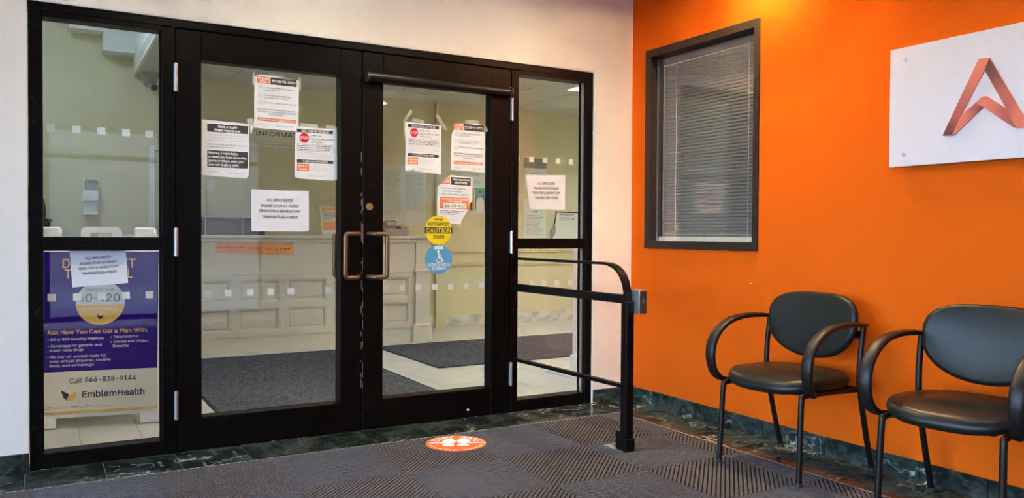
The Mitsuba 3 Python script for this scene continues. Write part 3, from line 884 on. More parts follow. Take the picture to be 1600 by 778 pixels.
# purple poster in a white plastic A-frame
ang, lean = math.radians(-10.8), math.radians(9)
pu = np.array([math.cos(ang), math.sin(ang), 0])
pn = np.array([-math.sin(ang), math.cos(ang), 0])
pv = np.array([0, 0, math.cos(lean)]) + pn * math.sin(lean)
PO = np.array([-1.6, .889, .004])
st = thing('poster_stand', 'white plastic A-frame sidewalk stand holding the purple poster behind the lower left pane', 'sign stand')
brd = sbox(-.06, .055, .62, 1.075).union(sbox(-.06, .0, .053, .075)).union(sbox(.505, .0, .62, .075))
hnd = sbox(.165, 1.05, .385, 1.185).buffer(-.03).buffer(.03).difference(sbox(.215, 1.09, .335, 1.15).buffer(-.012).buffer(.012))
add('front_board', at(ext(brd, .03), PO + pn * .034, pu, pv), 'white_plastic', st, smooth=False)
add('carry_handle', at(ext(hnd, .045), PO + pn * .044, pu, pv), 'white_plastic', st, smooth=False)
for s0, s1 in ((-.055, .058), (.452, .582)):
    add('hinge_block', at(bx(s0, s1, 1.07, 1.185, 0, .05, .012), PO + pn * .050, pu, pv), 'white_plastic', st)
    add('hinge_knuckle', at(bx(s0 + .07, s1 + .002, 1.125, 1.150, .0495, .054, .002), PO + pn * .050, pu, pv), 'trim_paint', st)
pvb = np.array([0, 0, math.cos(lean)]) - pn * math.sin(lean)
PB = PO + pn * (.034 + 2 * 1.165 * math.sin(lean))
add('rear_board', at(ext(brd, .03), PB, pu, pvb), 'white_plastic', st, smooth=False)
pk = thing('printed_poster', 'purple, cream and gold health plan poster on the white stand', 'poster')
S0, S1, V0, V1 = -.035, .597, .085, 1.040
pg = Page(pk, PO + pu * S0 + pv * V0, S1 - S0, V1 - V0, pu, pv, m='cream', thick=.0015)
fxp = lambda s: (s - S0) / (S1 - S0)
fyp = lambda v: (V1 - v) / (V1 - V0)
H_ = V1 - V0
pg.rect(0, 0, 1, fyp(.328), 'purple', 'purple_field')
pg.rect(0, fyp(.098), 1, fyp(.085), 'gold', 'gold_line')
for tx_, x_, y_ in (("DON'T WAIT", .065, .942), ('TO ENROLL', .079, .879)):
    pg.text(tx_, fxp(x_), fyp(y_), .054 / H_, 'gold', True, 'l', (.405 if y_ > .9 else .377) / (S1 - S0), 'gold_lettering')
disc = Point(.279 - S0, .7305 - V0).buffer(.133, 24)
pg.shape(disc.intersection(sbox(-1, .719 - V0, 2, 2)), 'pale_blue', 'disc_top', 2)
pg.shape(disc.intersection(sbox(-1, -1, 2, .719 - V0)), 'gold', 'disc_bottom', 2)
pg.text('ESSENTIAL PLAN', fxp(.275), fyp(.802), .014 / H_, 'navy_ink', False, 'c', .155 / (S1 - S0), 'disc_lettering', 3)
pg.text('$', fxp(.168), fyp(.740), .026 / H_, 'navy_ink', False, 'l', None, 'disc_lettering', 3)
pg.text('0', fxp(.193), fyp(.737), .046 / H_, 'navy_ink', False, 'l', .044 / (S1 - S0), 'disc_lettering', 3)
pg.text('or', fxp(.245), fyp(.752), .013 / H_, 'navy_ink', False, 'l', None, 'disc_lettering', 3)
pg.text('$', fxp(.279), fyp(.740), .026 / H_, 'navy_ink', False, 'l', None, 'disc_lettering', 3)
pg.text('20', fxp(.303), fyp(.737), .046 / H_, 'navy_ink', False, 'l', .085 / (S1 - S0), 'disc_lettering', 3)
pg.text('MONTHLY PREMIUM', fxp(.279), fyp(.686), .013 / H_, 'cream', False, 'c', .195 / (S1 - S0), 'disc_small_lettering', 3)
pg.poly([(fxp(.262), fyp(.660)), (fxp(.279), fyp(.650)), (fxp(.296), fyp(.660)), (fxp(.290), fyp(.638)), (fxp(.279), fyp(.632)), (fxp(.268), fyp(.638))], 'navy_ink', 'disc_emblem', 3)
pg.text('Ask How You Can Get a Plan With:', fxp(.0), fyp(.548), .023 / H_, 'gold', True, 'l', .542 / (S1 - S0), 'gold_lettering')
for s_, x_, y_ in (('• $0 or $20 Monthly Premium', 0, .510), ('• Coverage for generic and', .001, .472), ('brand-name drugs', .014, .447), ('• No out-of-pocket costs for', .002, .408), ('your annual physical, routine', .016, .383), ('tests, and screenings', .016, .357), ('• Telemedicine', .334, .516), ('• Dental and Vision', .334, .486), ('Benefits', .348, .461)):
    pg.text(s_, fxp(x_), fyp(y_), .0155 / H_, 'lilac_ink', True, 'l', len(s_) * .01115 / (S1 - S0), 'list_lettering')
pg.text('Call', fxp(.121), fyp(.258), .029 / H_, 'navy_ink', False, 'l', .068 / (S1 - S0), 'dark_lettering')
pg.text('866-838-9144', fxp(.202), fyp(.262), .028 / H_, 'navy_ink', True, 'l', .278 / (S1 - S0), 'dark_lettering')
pg.text('EmblemHealth', fxp(.187), fyp(.173), .036 / H_, 'navy_ink', True, 'l', .342 / (S1 - S0), 'dark_lettering')
pg.poly([(fxp(.077), fyp(.222)), (fxp(.122), fyp(.197)), (fxp(.113), fyp(.157)), (fxp(.095), fyp(.175))], 'navy_ink', 'emblem_dark_leaf')
pg.poly([(fxp(.163), fyp(.212)), (fxp(.128), fyp(.192)), (fxp(.103), fyp(.170)), (fxp(.122), fyp(.152)), (fxp(.146), fyp(.162)), (fxp(.158), fyp(.180))], 'gold', 'emblem_gold_leaf')
pg.bars(fxp(-.01), fxp(.36), fyp(.130), fyp(.112), 2, 'ink_grey', .3, 5)
pg.done()

# low white partition end at the right sidelight
t = thing('glass_partition', 'low white partition post with a block foot, behind the right sidelight', 'partition')
add('post', bx(2.055, 2.095, .80, .84, 0, 1.06, .003), 'trim_paint', t)
add('plinth', bx(2.045, 2.105, .78, .86, 0, .19, .004), 'trim_paint', t)
add('base_rail', bx(2.055, 2.095, .86, 1.27, 0, .05, .004), 'trim_paint', t)
add('glass', at(flat(sbox(.86, .05, 1.27, 1.03)), [2.075, 0, 0], [0, 1, 0], [0, 0, 1]), 'clear_plastic', t, smooth=False)
t = thing('display_board', 'pale board in a thin black frame, leaning on the lobby wall behind the right sidelight', 'board')
pg = Page(t, [4.34, YL - .010, 1.08], .42, .37, outline=[(.08, 0), (1, 0), (1, 1), (-.12, 1)], m='notice', thick=.008, sheet='board')
pg.rect(.20, .06, .75, .10, 'ink_grey', 'heading')
pg.rect(.22, .16, .58, .30, 'pale_ink', 'picture')
pg.bars(.62, .8, .18, .27, 2, 'ink', .5, 6)
pg.done()
add('frame', cat([tube([(4.373, YL - .014, 1.45), (4.33, YL - .014, 1.265), (4.29, YL - .014, 1.08)], .007, 8), cyl((4.373, YL - .014, 1.45), (4.76, YL - .014, 1.45), .007, 8)]), 'black_metal', t)
t = thing('dark_paddle', 'dark oval paddle hanging at the corner of the framed board', 'paddle')
o = [(math.copysign(abs(math.cos(a)) ** .8, math.cos(a)) * .035, math.sin(a) * .085) for a in np.linspace(0, 2 * math.pi, 28, endpoint=False)]
pp = pillow(o, .012, .006)
pp.apply_transform(trimesh.transformations.rotation_matrix(math.radians(-16), [0, 0, 1]))
add('blade', at(pp, [4.305, YL - .035, 1.185], *FR), 'grid', t)
add('ring', cyl((4.325, YL - .034, 1.255), (4.335, YL - .030, 1.31), .004, 8), 'black_metal', t)

# ================================================================ NOTICES AND STICKERS ON THE GLASS
YP = GY - .0016


def tapes(pg, spots):
    for x, y, w_, h_, r_ in spots:
        q = affinity.rotate(sbox(-w_ / 2, -h_ / 2, w_ / 2, h_), r_)
        m_ = ext(q, .0003)
        m_.apply_translation([x * pg.w, (1 - y) * pg.h, .0002])
        add('tape', at(m_, pg.o, pg.ux, pg.uy), 'tape', pg.key, smooth=False)


def footer(pg, x=.55, y=.955):
    pg.text('AdvantageCare', x, y, .022, 'ink_grey', False, 'l', .30)
    pg.poly([(x + .32, y - .035), (x + .36, y - .015), (x + .33, y + .01), (x + .345, y - .015)], 'ink', 'emblem')


def before_you_enter(t, o, w, h, outline, tilt=0):
    pg = Page(t, o, w, h, tilt=tilt, outline=outline)
    pg.rect(.055, .035, .325, .165, 'flyer_orange', 'orange_tab')
    pg.text('PLEASE', .19, .092, .042, 'white_ink', True, 'c', .23, 'white_lettering')
    pg.text('READ', .19, .152, .042, 'white_ink', True, 'c', .15, 'white_lettering')
    pg.rect(.355, .035, .945, .165, 'band', 'dark_header')
    pg.text('BEFORE YOU ENTER', .65, .122, .045, 'white_ink', True, 'c', .54, 'white_lettering')
    for y, a, b in ((.245, 'Your temperature and symptoms', 'will be checked.'), (.385, 'Maintain social distancing', 'guidelines while you wait.'), (.52, 'Wear your face mask or covering.', '')):
        pg.text(a, .22, y, .026, 'ink', False, 'l', .0205 * len(a) + .06)
        if b:
            pg.text(b, .22, y + .045, .026, 'ink', False, 'l', .0205 * len(b))
        ring = Point(.135 * w, (1 - y) * h).buffer(.055 * w, 10)
        pg.shape(ring.difference(ring.buffer(-.006 * w)), 'ink_grey', 'icon')
        pg.rect(.105, y - .012, .165, y + .012, 'pale_ink', 'icon_mark')
    pg.text('Only patients with appointments can enter.', .5, .645, .026, 'ink', False, 'c', .86)
    pg.text('Relatives and visitors will not be allowed', .5, .69, .026, 'ink', False, 'c', .86)
    pg.text('inside the office.', .5, .735, .026, 'ink', False, 'c', .34)
    pg.rect(.08, .79, .94, .85, 'flyer_orange', 'orange_strip')
    pg.text('For more information, visit us at acpny.com', .51, .835, .028, 'white_ink', True, 'c', .80, 'white_lettering')
    pg.text('acpny.com', .09, .935, .02, 'ink_grey')
    footer(pg, .50, .935)
    return pg


def on_pause(t, o, w, h, outline, tilt=0):
    pg = Page(t, o, w, h, tilt=tilt, outline=outline)
    pg.rect(.06, .04, .93, .105, 'band', 'dark_header')
    pg.text('NEW YORK IS ON PAUSE', .495, .098, .048, 'white_ink', True, 'c', .66, 'white_lettering')
    r = .120 * w
    oc = Polygon([(.235 * w + r * math.cos(math.pi / 8 + k * math.pi / 4), (1 - .205) * h + r * math.sin(math.pi / 8 + k * math.pi / 4)) for k in range(8)])
    pg.shape(oc, 'stop_red', 'stop_octagon')
    pg.text('STOP', .235, .232, .055, 'white_ink', True, 'c', .20, 'white_lettering')
    for s, y in (('DO NOT walk', .17), ('into this office without', .228), ('calling first.', .286)):
        pg.text(s, .385, y, .031, 'ink', False, 'l', .0235 * len(s))
    q = sbox(.07 * w, (1 - .45) * h, .93 * w, (1 - .32) * h)
    pg.shape(q.difference(q.buffer(-.002)), 'ink_grey', 'text_box')
    pg.bars(.10, .91, .335, .44, 3, 'ink', .34, 31, 'small_print', .1)
    pg.bars(.08, .92, .465, .585, 4, 'pale_ink', .35, 32, 'pale_small_print', .12)
    pg.rect(.06, .61, .93, .67, 'band', 'dark_header')
    pg.text('PATIENTS WITH APPOINTMENTS', .495, .658, .034, 'white_ink', True, 'c', .60, 'white_lettering')
    pg.rect(.06, .69, .345, .825, 'flyer_orange', 'orange_tab')
    pg.text('Masks Are', .20, .748, .033, 'white_ink', True, 'c', .23, 'white_lettering')
    pg.text('Required', .20, .805, .033, 'white_ink', True, 'c', .20, 'white_lettering')
    pg.bars(.37, .90, .69, .83, 5, 'pale_ink', .32, 33, 'pale_small_print')
    footer(pg, .34, .92)
    return pg


def all_who(t, o, w, h, tilt, outline=None):
    pg = Page(t, o, w, h, tilt=tilt, outline=outline)
    for s, y, wd in (('ALL WHO ENTER', .285, .46), ('PLEASE STOP AT FRONT', .42, .665), ('DESK FOR A MANDATORY', .55, .725), ('TEMPERATURE-CHECK', .69, .625)):
        pg.text(s, .49, y, .068, 'soft_ink', True, 'c', wd)
    return pg


t = thing('before_you_enter_notice', 'BEFORE YOU ENTER notice with clean cut corners, highest paper on the left door', 'notice')
pg = before_you_enter(t, [-.603, YP, 1.722], .243, .298, [(.0, .06), (.10, .0), (.97, .035), (1, .06), (1, .97), (.99, 1), (0, .985)], -.6)
tapes(pg, ((.5, -.02, .10, .016, 0), (-.015, .12, .014, .05, 0), (1.02, .14, .014, .05, 0)))
pg.done()
t = thing('mask_notice', 'black and white NEED A MASK notice at the left edge of the left door', 'notice')
pg = Page(t, [-.872, YP, 1.445], .243, .305, outline=[(0, 0), (1, .02), (1, .93), (.93, 1), (0, .965)])
pg.rect(.11, .065, .97, .205, 'band', 'dark_header')
pg.text('Need a mask?', .54, .125, .046, 'white_ink', True, 'c', .42, 'white_lettering')
pg.text('Please request one.', .54, .190, .046, 'white_ink', True, 'c', .56, 'white_lettering')
pg.bars(.12, .94, .23, .37, 3, 'pale_ink', .3, 41, 'pale_small_print', .15)
pg.text("When you're done wearing the mask, throw", .12, .43, .022, 'ink', False, 'l', .82)
pg.text('it away and wash your hands.', .12, .475, .022, 'ink', False, 'l', .56)
pg.rect(.11, .525, .97, .82, 'band', 'dark_panel')
for i, s in enumerate(('Wearing a mask helps', 'prevent you from spreading', 'germs to others when you', 'are not feeling well.')):
    pg.text(s, .13, .59 + .068 * i, .043, 'white_ink', True, 'l', .0313 * len(s), 'white_lettering')
pg.bars(.12, .46, .895, .915, 1, 'ink_grey', .6, 42)
footer(pg, .54, .915)
tapes(pg, ((1.04, .02, .03, .03, 20), ))
pg.done()
t = thing('paper_scrap', 'torn white paper scrap between the mask notice and the top notice on the left door', 'paper scrap')
sp = Polygon([(0, .044), (.016, .044), (.013, .028), (.010, .022), (.006, .004), (0, 0)])
add('sheet', at(ext(sp, .0006), [-.622, YP, 1.690], *FR), 'paper', t, smooth=False)
t = thing('pause_notice', 'NEW YORK IS ON PAUSE notice with a red stop sign on the left door', 'notice')
pg = on_pause(t, [-.382, YP - .0008, 1.447], .240, .302, [(.03, .0), (.97, .01), (.97, -.03), (1.02, -.03), (1.02, .97), (.9, .99), (.1, .965), (0, .93)], .3)
tapes(pg, ((.35, -.02, .10, .014, 0), (.86, -.01, .05, .014, 0)))
pg.done()
t = thing('temperature_check_notice', 'white ALL WHO ENTER temperature check paper low on the left door', 'notice')
all_who(t, [-.616, YP - .0004, 1.160], .316, .229, 0.2, [(0, .0), (.5, .01), (1, .0), (1, .97), (.985, 1), (0, 1)]).done()
t = thing('pause_notice', 'NEW YORK IS ON PAUSE notice torn at its lower edge, on the right door', 'notice')
pg = on_pause(t, [.285, YP, 1.518], .236, .308, [(0, 0), (1, .02), (1, 1), (.78, .985), (.23, .96), (.30, .905), (.26, .915), (.10, .96), (0, .955)], -.4)
tapes(pg, ((.05, -.05, .018, .06, -35), (.35, -.02, .08, .014, -4), (1.0, .02, .018, .075, 38), (-.02, .2, .012, .06, 0)))
pg.done()
t = thing('before_you_enter_notice', 'BEFORE YOU ENTER notice with torn round upper corners, highest right on the right door', 'notice')
pg = before_you_enter(t, [.590, YP, 1.540], .238, .312, [(0, .25), (.08, .17), (.25, .06), (.45, .02), (.70, .01), (.85, .02), (.93, .15), (.99, .20), (1, .99), (0, .97)], -.5)
tapes(pg, ((.6, -.01, .10, .014, 0), (1.02, .12, .03, .014, -60)))
pg.done()
t = thing('stop_and_read_notice', 'torn PLEASE STOP AND READ notice with an orange telephone band above the yellow sticker', 'notice')
pg = Page(t, [.497, YP, 1.213], .240, .306, outline=[(0, .25), (.12, .17), (.36, .0), (1, .03), (1, .52), (.92, .56), (.86, .72), (.80, .80), (.70, .90), (.66, 1), (.15, .97), (0, .955)], tilt=-.8)
pg.poly([(.10, .185), (.32, .045), (.34, .045), (.34, .185)], 'flyer_orange', 'orange_tab')
pg.text('STOP!'[1:], .14, .165, .050, 'white_ink', True, 'l', .185, 'white_lettering')
pg.rect(.37, .045, .945, .200, 'band', 'dark_header')
pg.text('Please stop and read', .66, .108, .045, 'white_ink', True, 'c', .50, 'white_lettering')
pg.text('before entering.', .66, .172, .045, 'white_ink', True, 'c', .38, 'white_lettering')
for s, y in (('If you have flu-like symptoms', .285), ('or have recently traveled', .345), ("And you don't have an appointment", .405)):
    pg.text(s, .09, y, .030, 'ink', False, 'l', .0245 * len(s))
pg.rect(.06, .455, .90, .685, 'flyer_orange', 'orange_band')
pg.text('You must stop and call this number', .48, .505, .033, 'white_ink', True, 'c', .78, 'white_lettering')
pg.text('before entering', .48, .550, .033, 'white_ink', True, 'c', .45, 'white_lettering')
pg.rect(.16, .570, .82, .668, 'white_ink', 'number_field', 2)
pg.text('646-680-4227', .49, .650, .058, 'ink', True, 'c', .60, 'lettering', 3)
pg.bars(.06, .80, .72, .82, 3, 'ink', .32, 51)
pg.text('AdvantageCare', .36, .92, .024, 'ink_grey', False, 'l', .28)
pg.done()
t = thing('temperature_check_notice', 'crooked white ALL WHO ENTER temperature check paper over the purple poster, lower left pane', 'notice')
all_who(t, [-1.478, YP, .876], .250, .185, 3.6, [(0, 0), (1, .0), (1, 1), (0, 1)]).done()
t = thing('temperature_check_notice', 'white ALL WHO ENTER temperature check paper on the right sidelight', 'notice')
all_who(t, [1.148, YP, 1.312], .298, .233, 1.0, [(-.04, .02), (1, .0), (.985, 1), (.05, .98)]).done()

t = thing('caution_sticker', 'round yellow AUTOMATIC CAUTION DOOR sticker on the right door', 'sticker')
c = Point(.0915, .0895).buffer(.0905, 40)
pg = Page(t, [.415, YP - .0002, 1.084], .183, .179, m=None)
add('disc', at(ext(c, .0006), pg.o, pg.ux, pg.uy), 'caution_yellow', t, smooth=False)
pg.rect(-.01, .40, 1.01, .61, 'ink', 'black_band')
pg.text('CAUTION', .5, .583, .155, 'caution_yellow', True, 'c', .92, 'yellow_lettering')
pg.text('AUTOMATIC', .5, .345, .115, 'ink', True, 'c', .80)
pg.text('DOOR', .5, .785, .115, 'ink', True, 'c', .40)
pg.rect(.355, .095, .645, .165, 'maroon', 'maker_label')
pg.text('STANLEY', .5, .152, .042, 'caution_yellow', True, 'c', .24, 'yellow_lettering')
pg.done()
t = thing('activate_switch_sticker', 'round blue wheelchair ACTIVATE SWITCH TO OPERATE sticker below the yellow sticker', 'sticker')
pg = Page(t, [.416, YP - .0002, .903], .183, .182, m=None)
add('disc', at(ext(Point(.0915, .091).buffer(.0905, 40), .0006), pg.o, pg.ux, pg.uy), 'sign_blue', t, smooth=False)
pg.rect(.345, .065, .665, .155, 'white_ink', 'maker_label')
pg.text('STANLEY', .505, .133, .042, 'sign_blue', True, 'c', .25, 'blue_lettering')
W_, H_2 = .183, .182
S = lambda x, y: (x * W_, (1 - y) * H_2)
ring = Point(S(.515, .50)).buffer(.021, 16)
pict = unary_union([Point(S(.487, .235)).buffer(.0085, 12), ring.difference(ring.buffer(-.005)).difference(Polygon([S(.42, .50), S(.42, .28), S(.50, .28), S(.50, .40)])), Polygon([S(.47, .27), S(.515, .27), S(.525, .44), S(.62, .44), S(.66, .56), S(.70, .545), S(.71, .575), S(.635, .605), S(.59, .475), S(.485, .475)]), Polygon([S(.51, .335), S(.59, .335), S(.59, .365), S(.51, .365)])])
pg.shape(pict, 'white_ink', 'wheelchair_symbol')
pg.text('ACTIVATE SWITCH', .505, .735, .098, 'white_ink', True, 'c', .82, 'white_lettering')
pg.text('TO OPERATE', .505, .860, .098, 'white_ink', True, 'c', .55, 'white_lettering')
pg.done()

# round floor sticker
t = thing('floor_sticker', 'round orange STAY SAFE floor sticker with white footprints on the carpet', 'sticker')
su = np.array([.880, -.475, 0])
sv = np.array([.475, .880, 0])
so = np.array([.352, -.528, .0042])
R0 = .166
add('disc', at(ext(Point(0, 0).buffer(R0, 48), .0008), so, su, sv), 'floor_orange', t, smooth=False)
ms = []
for sgn, yy, dz in ((-1, .020, -4), (1, .028, 4)):
    sole = affinity.translate(affinity.scale(Point(0, 0).buffer(1, 16), .037, .054), sgn * .040, yy + .012)
    heel = affinity.translate(sbox(-.025, -.022, .025, .014).buffer(.006), sgn * .040, yy - .062)
    ms += [flat(affinity.rotate(sole, dz)), flat(heel)]
bars_ = [sbox(-.146, -.012, -.070, .010), sbox(.070, -.004, .160, .018)]
lines_ = [sbox(-.140, -.003, -.072, .001), sbox(.074, .006, .140, .009)]
ms += [flat(bars_[0].difference(lines_[0])), flat(bars_[1].difference(lines_[1]))]


def arc_text(s, r, a0, a1, h, inside=False, bold=True):
    out = []
    n_ = len(s)
    for i, ch in enumerate(s):
        if ch == ' ':
            continue
        a_ = math.radians(a0 + (a1 - a0) * i / (n_ - 1))
        g_ = text(ch, h, bold, None, 'c')
        g_.apply_transform(trimesh.transformations.rotation_matrix(a_ - math.pi / 2 if not inside else a_ + math.pi / 2, [0, 0, 1]))
        g_.apply_translation([r * math.cos(a_), r * math.sin(a_), 0])
        out.append(g_)
    return cat(out)


ms.append(arc_text('STAY SAFE', .106, 156, 24, .047))
ms.append(arc_text('PRACTICE SOCIAL DISTANCING', .152, 198, 342, .016, True))
m_ = cat(ms)
m_.apply_translation([0, 0, .0014])
add('white_print', at(m_, so, su, sv), 'white_ink', t, smooth=False)

# ================================================================ HAND RAIL, SWITCH
hr = thing('guard_rail', 'black metal guard rail beside the right door, curving down to a floor post', 'railing')
RX = 1.075
pts = fillet([(RX, -.0005, .995), (RX, -1.105, .995), (RX, -1.105, .70)], .20, 12)


def strap(pts, wx, th):
    """flat bar: section wx wide along x, th thick in the bend's plane"""
    p = np.asarray(pts, float)
    t_ = np.gradient(p, axis=0)
    t_ /= np.linalg.norm(t_, axis=1, keepdims=True)
    nrm = np.cross(t_, [1.0, 0, 0])
    v = np.stack([p + np.array([sx * wx / 2, 0, 0]) + nrm * sn * th / 2 for sx, sn in ((-1, -1), (1, -1), (1, 1), (-1, 1))], 1).reshape(-1, 3)
    f = []
    for i in range(len(p) - 1):
        for j in range(4):
            k = (j + 1) % 4
            f += [[i * 4 + j, i * 4 + k, (i + 1) * 4 + k], [i * 4 + j, (i + 1) * 4 + k, (i + 1) * 4 + j]]
    e = (len(p) - 1) * 4
    f += [[0, 2, 1], [0, 3, 2], [e, e + 1, e + 2], [e, e + 2, e + 3]]
    m_ = trimesh.Trimesh(v, f, process=False)
    m_.fix_normals()
    return m_


def leaning(m_):
    """the rails run a little inwards, from the post to the door mullion"""
    m_.vertices[:, 0] -= (m_.vertices[:, 1] + 1.1) * .042
    return m_


add('top_bar', leaning(strap(pts, .044, .014)), 'black_metal', hr)
add('middle_bar', leaning(bx(RX - .018, RX + .018, -1.10, -.0005, .787, .833, .002)), 'black_metal', hr)
add('lower_bar', leaning(bx(RX - .016, RX + .016, -1.10, -.0005, .335, .356, .002)), 'black_metal', hr)
add('post', bx(RX - .025, RX + .025, -1.130, -1.080, .03, .80, .003), 'black_metal', hr)
add('post_shoe', bx(RX - .032, RX + .032, -1.137, -1.073, .006, .075, .003), 'black_metal', hr)
fp = partlab(add('foot_plate', bx(RX - .045, RX + .045, -1.125, -.965, .0042, .0095, .001), 'steel', hr), 'scuffed steel foot plate')
add('bolt', cyl((RX - .005, -.998, .009), (RX - .005, -.998, .019), .010, 8), 'brass', fp)
add('bracket', bx(RX - .028, RX - .018, -1.075, -1.045, .0095, .105, .002), 'black_metal', hr)
sw = thing('door_switch', 'small steel push switch box with a dark plate at the end of the guard rail', 'switch')
add('case', bx(1.101, 1.150, -1.168, -1.095, .735, .862, .002), 'steel', sw)
add('plate', bx(1.106, 1.148, -1.1725, -1.167, .740, .856, .001), 'dark_wood', sw)
ring = Point(0, 0).buffer(.010, 12)
sym = unary_union([ring.difference(ring.buffer(-.0025)), Point(-.004, .018).buffer(.0035, 8), sbox(-.005, .0, -.002, .014), sbox(-.004, .001, .008, .004)])
add('wheelchair_symbol', at(flat(sym), [1.127, -1.1731, .800], *FR), 'grey_plastic', sw, smooth=False)

# ================================================================ SIGN BOARD WITH THE RIBBON EMBLEM
sg = thing('sign_board', 'white acrylic sign board on the orange wall with a coral folded ribbon emblem', 'sign')
Y0_, Y1_, Z0_, Z1_ = -2.024, -4.10, 1.483, 2.047
SXB = XR - .032
add('panel', bx(SXB, SXB + .012, Y0_, Y1_, Z0_, Z1_, .0015), 'acrylic', sg)
for y in (-2.102, -4.02):
    for z in (1.540, 1.988):
        add('standoff', cat([cyl((SXB - .008, y, z), (SXB, y, z), .0085, 16), cyl((SXB + .012, y, z), (XR, y, z), .006, 12)]), 'steel', sg)
em = add('emblem', at(ext(Polygon([(2.296, 1.609), (2.348, 1.605), (2.479, 1.713), (2.603, 1.614), (2.617, 1.607), (2.720, 1.606), (2.640, 1.664), (2.501, 1.923), (2.465, 1.927), (2.452, 1.922)]).difference(Polygon([(2.379, 1.689), (2.442, 1.736), (2.473, 1.760), (2.491, 1.759), (2.575, 1.695), (2.481, 1.875)])), .006), [SXB, 0, 0], *RT), 'coral', sg, smooth=False)


def facet(pts, cols_):
    """one folded face of the printed ribbon, its colour running between its corners"""
    m_ = flat(Polygon(pts))
    for _ in range(3):
        m_ = m_.subdivide()
    q = np.array(pts)
    d_ = np.linalg.norm(m_.vertices[:, None, :2] - q[None], axis=2) + 1e-4
    w_ = 1 / d_ ** 2
    w_ /= w_.sum(1, keepdims=True)
    col = w_ @ np.array(cols_)
    m_.apply_translation([0, 0, .0066])
    return at(m_, [SXB, 0, 0], *RT), col


CO, MD, DK = (.66, .165, .10), (.42, .075, .06), (.10, .018, .022)
scene['mat_ribbon_print'] = {'type': 'twosided', 'b': {'type': 'principled', 'base_color': {'type': 'mesh_attribute', 'name': 'vertex_color'}, 'roughness': .45}}
for pts_, cols_ in (([(2.296, 1.609), (2.452, 1.922), (2.465, 1.926), (2.501, 1.923), (2.481, 1.877), (2.379, 1.689), (2.340, 1.606)], [DK, CO, CO, CO, CO, MD, DK]),
                    ([(2.501, 1.921), (2.481, 1.874), (2.575, 1.694), (2.617, 1.607), (2.720, 1.606), (2.640, 1.664)], [DK, DK, MD, CO, CO, CO]),
                    ([(2.340, 1.606), (2.379, 1.689), (2.442, 1.736), (2.479, 1.713), (2.348, 1.605)], [CO, CO, MD, DK, CO]),
                    ([(2.442, 1.736), (2.473, 1.760), (2.491, 1.759), (2.575, 1.695), (2.617, 1.607), (2.603, 1.614), (2.479, 1.713)], [CO, CO, CO, MD, DK, MD, CO])):
    m_, col = facet(pts_, cols_)
    scene[key_for(em + '__ribbon_face')] = mikit.ply(m_, 'mat_ribbon_print', smooth=False, color=col)

# small white fleck on the orange wall
single('wall_fleck', at(ext(Point(0, 0).buffer(.004, 6), .001), [XR - .0002, -1.122, .872], *RT), 'white_ink', 'tiny white fleck on the orange wall between the window and the chairs', 'fleck')

# ================================================================ ARM CHAIRS
def superellipse(a, b, e, n_=56):
    th = np.linspace(0, 2 * math.pi, n_, endpoint=False)
    return np.column_stack([np.sign(np.cos(th)) * np.abs(np.cos(th)) ** (2 / e) * a, np.sign(np.sin(th)) * np.abs(np.sin(th)) ** (2 / e) * b])


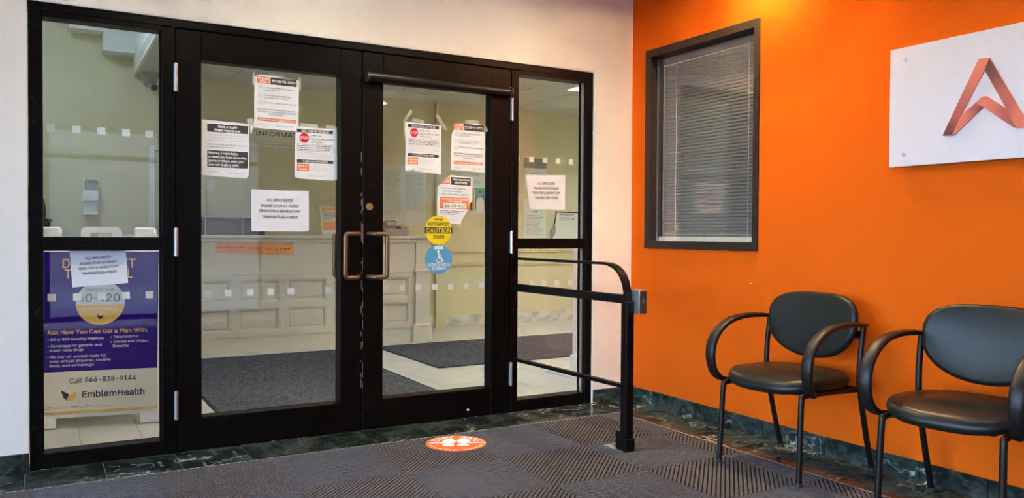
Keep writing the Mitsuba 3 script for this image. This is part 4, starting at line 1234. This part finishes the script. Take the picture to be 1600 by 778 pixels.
def chair_parts():
    """local frame: +x forward, +y to the sitter's left, z up"""
    P_ = []
    so_ = superellipse(.250, .266, 3.0)
    so_[:, 1] *= 1 - .05 * (so_[:, 0] < 0) * (-so_[:, 0] / .250)
    seat = pillow(so_, .064, .032, .016, .004)
    v = seat.vertices
    v[:, 2] -= .03 * np.clip((v[:, 0] - .09) / .16, 0, 1) ** 2      # waterfall front
    v[:, 2] -= .010 * np.exp(-((v[:, 0] + .03) / .12) ** 2 - (v[:, 1] / .12) ** 2)
    seat.apply_translation([.030, 0, .456])
    P_.append(('seat', seat, 'vinyl', 60))
    # backrest: flat-topped shield, narrower and rounder below
    th = np.linspace(0, 2 * math.pi, 64, endpoint=False)
    o_ = []
    for a_ in th:
        cx_, sy_ = math.cos(a_), math.sin(a_)
        e = 3.0 if sy_ > 0 else 2.15
        X_ = math.copysign(abs(cx_) ** (2 / e), cx_) * .258
        Y_ = math.copysign(abs(sy_) ** (2 / e), sy_) * (.150 if sy_ > 0 else .185)
        o_.append((X_, Y_))
    back = pillow(o_, .044, .022, .010, .004)
    v = back.vertices
    v[:, 2] += .030 * (v[:, 0] / .258) ** 2                          # wraps a little round the sitter
    m_ = np.eye(4)
    rec = math.radians(9)
    m_[:3, 0], m_[:3, 1] = [0, 1, 0], [-math.sin(rec), 0, math.cos(rec)]
    m_[:3, 2] = np.cross(m_[:3, 0], m_[:3, 1])
    m_[:3, 3] = [-.172, 0, .716]
    back.apply_transform(m_)
    P_.append(('backrest', back, 'vinyl', 60))
    for s in (1, -1):
        P_.append(('front_leg', tube(curve([(.262, s * .236, 0), (.252, s * .233, .2), (.242, s * .230, .385), (.226, s * .228, .408), (.15, s * .226, .412), (-.02, s * .236, .410), (-.150, s * .262, .410)], 60), .0135, 12), 'chair_tube', 60))
        P_.append(('rear_leg', tube(curve([(-.268, s * .266, 0), (-.215, s * .268, .17), (-.168, s * .270, .34), (-.146, s * .271, .46), (-.150, s * .273, .58), (-.172, s * .274, .722)], 50), .0135, 12), 'chair_tube', 60))
        path = curve([(.165, s * .250, .414), (.222, s * .268, .424), (.262, s * .280, .465), (.279, s * .284, .540), (.264, s * .285, .612), (.216, s * .285, .670), (.135, s * .285, .712), (.04, s * .284, .729), (-.07, s * .279, .731), (-.190, s * .276, .722)], 60)
        n_ = len(path)
        t_ = np.gradient(path, axis=0)
        t_ /= np.linalg.norm(t_, axis=1, keepdims=True)
        side = np.tile([0, 1.0, 0], (n_, 1))
        side -= (side * t_).sum(1)[:, None] * t_
        side /= np.linalg.norm(side, axis=1, keepdims=True)
        nr = np.cross(t_, side)
        u_ = np.linspace(0, 1, n_)
        w_ = np.interp(u_, [0, .12, .4, .7, .93, 1], [.014, .024, .029, .028, .024, .014])
        h_ = np.interp(u_, [0, .15, .5, .93, 1], [.010, .015, .015, .012, .007])
        sec = superellipse(1, 1, 2.6, 16)
        vv = (path[:, None] + side[:, None] * (sec[:, 0][None, :, None] * w_[:, None, None]) + nr[:, None] * (sec[:, 1][None, :, None] * h_[:, None, None])).reshape(-1, 3)
        f = []
        for i in range(n_ - 1):
            for j in range(16):
                k = (j + 1) % 16
                f += [[i * 16 + j, i * 16 + k, (i + 1) * 16 + k], [i * 16 + j, (i + 1) * 16 + k, (i + 1) * 16 + j]]
        vv = np.vstack([vv, path[:1], path[-1:]])
        for j in range(16):
            k = (j + 1) % 16
            f += [[len(vv) - 2, k, j], [len(vv) - 1, (n_ - 1) * 16 + j, (n_ - 1) * 16 + k]]
        am = trimesh.Trimesh(vv, f, process=False)
        if am.volume < 0:
            am.invert()
        P_.append(('armrest', am, 'arm_plastic', 60))
        P_.append(('glide', cyl((-.268, s * .266, 0), (-.264, s * .266, .02), .0155, 12), 'dark_plastic', 30))
        P_.append(('glide', cyl((.262, s * .236, 0), (.261, s * .236, .02), .0155, 12), 'dark_plastic', 30))
    P_.append(('seat_pan', bx(-.17, .21, -.19, .19, .405, .428, .008), 'dark_plastic', 30))
    P_.append(('cross_bar', cyl((-.152, -.262, .412), (-.152, .262, .412), .011, 10), 'chair_tube', 60))
    for s in (1, -1):
        P_.append(('back_bracket', bx(-.19, -.165, s * .215, s * .275, .655, .690, .004), 'chair_tube', 30))
    return P_


parts = [(nm, mikit.ply(m_, 'mat_' + mm, smooth=sm)) for nm, m_, mm, sm in chair_parts()]
for lab, cx_, cy_, rz in (('dark green vinyl armchair nearer the window, with black tube legs, on the marble border', 1.628, -1.722, 184), ('dark green vinyl armchair below the white sign board, cut off by the photo edge', 1.640, -2.600, 187)):
    t = thing('guest_chair', lab, 'chair', 'dark vinyl armchairs along the orange wall')
    tw = T().translate([cx_, cy_, .001]).rotate([0, 0, 1], rz)
    for nm, d in parts:
        scene[key_for(f'{t}__{nm}')] = dict(d, to_world=tw)
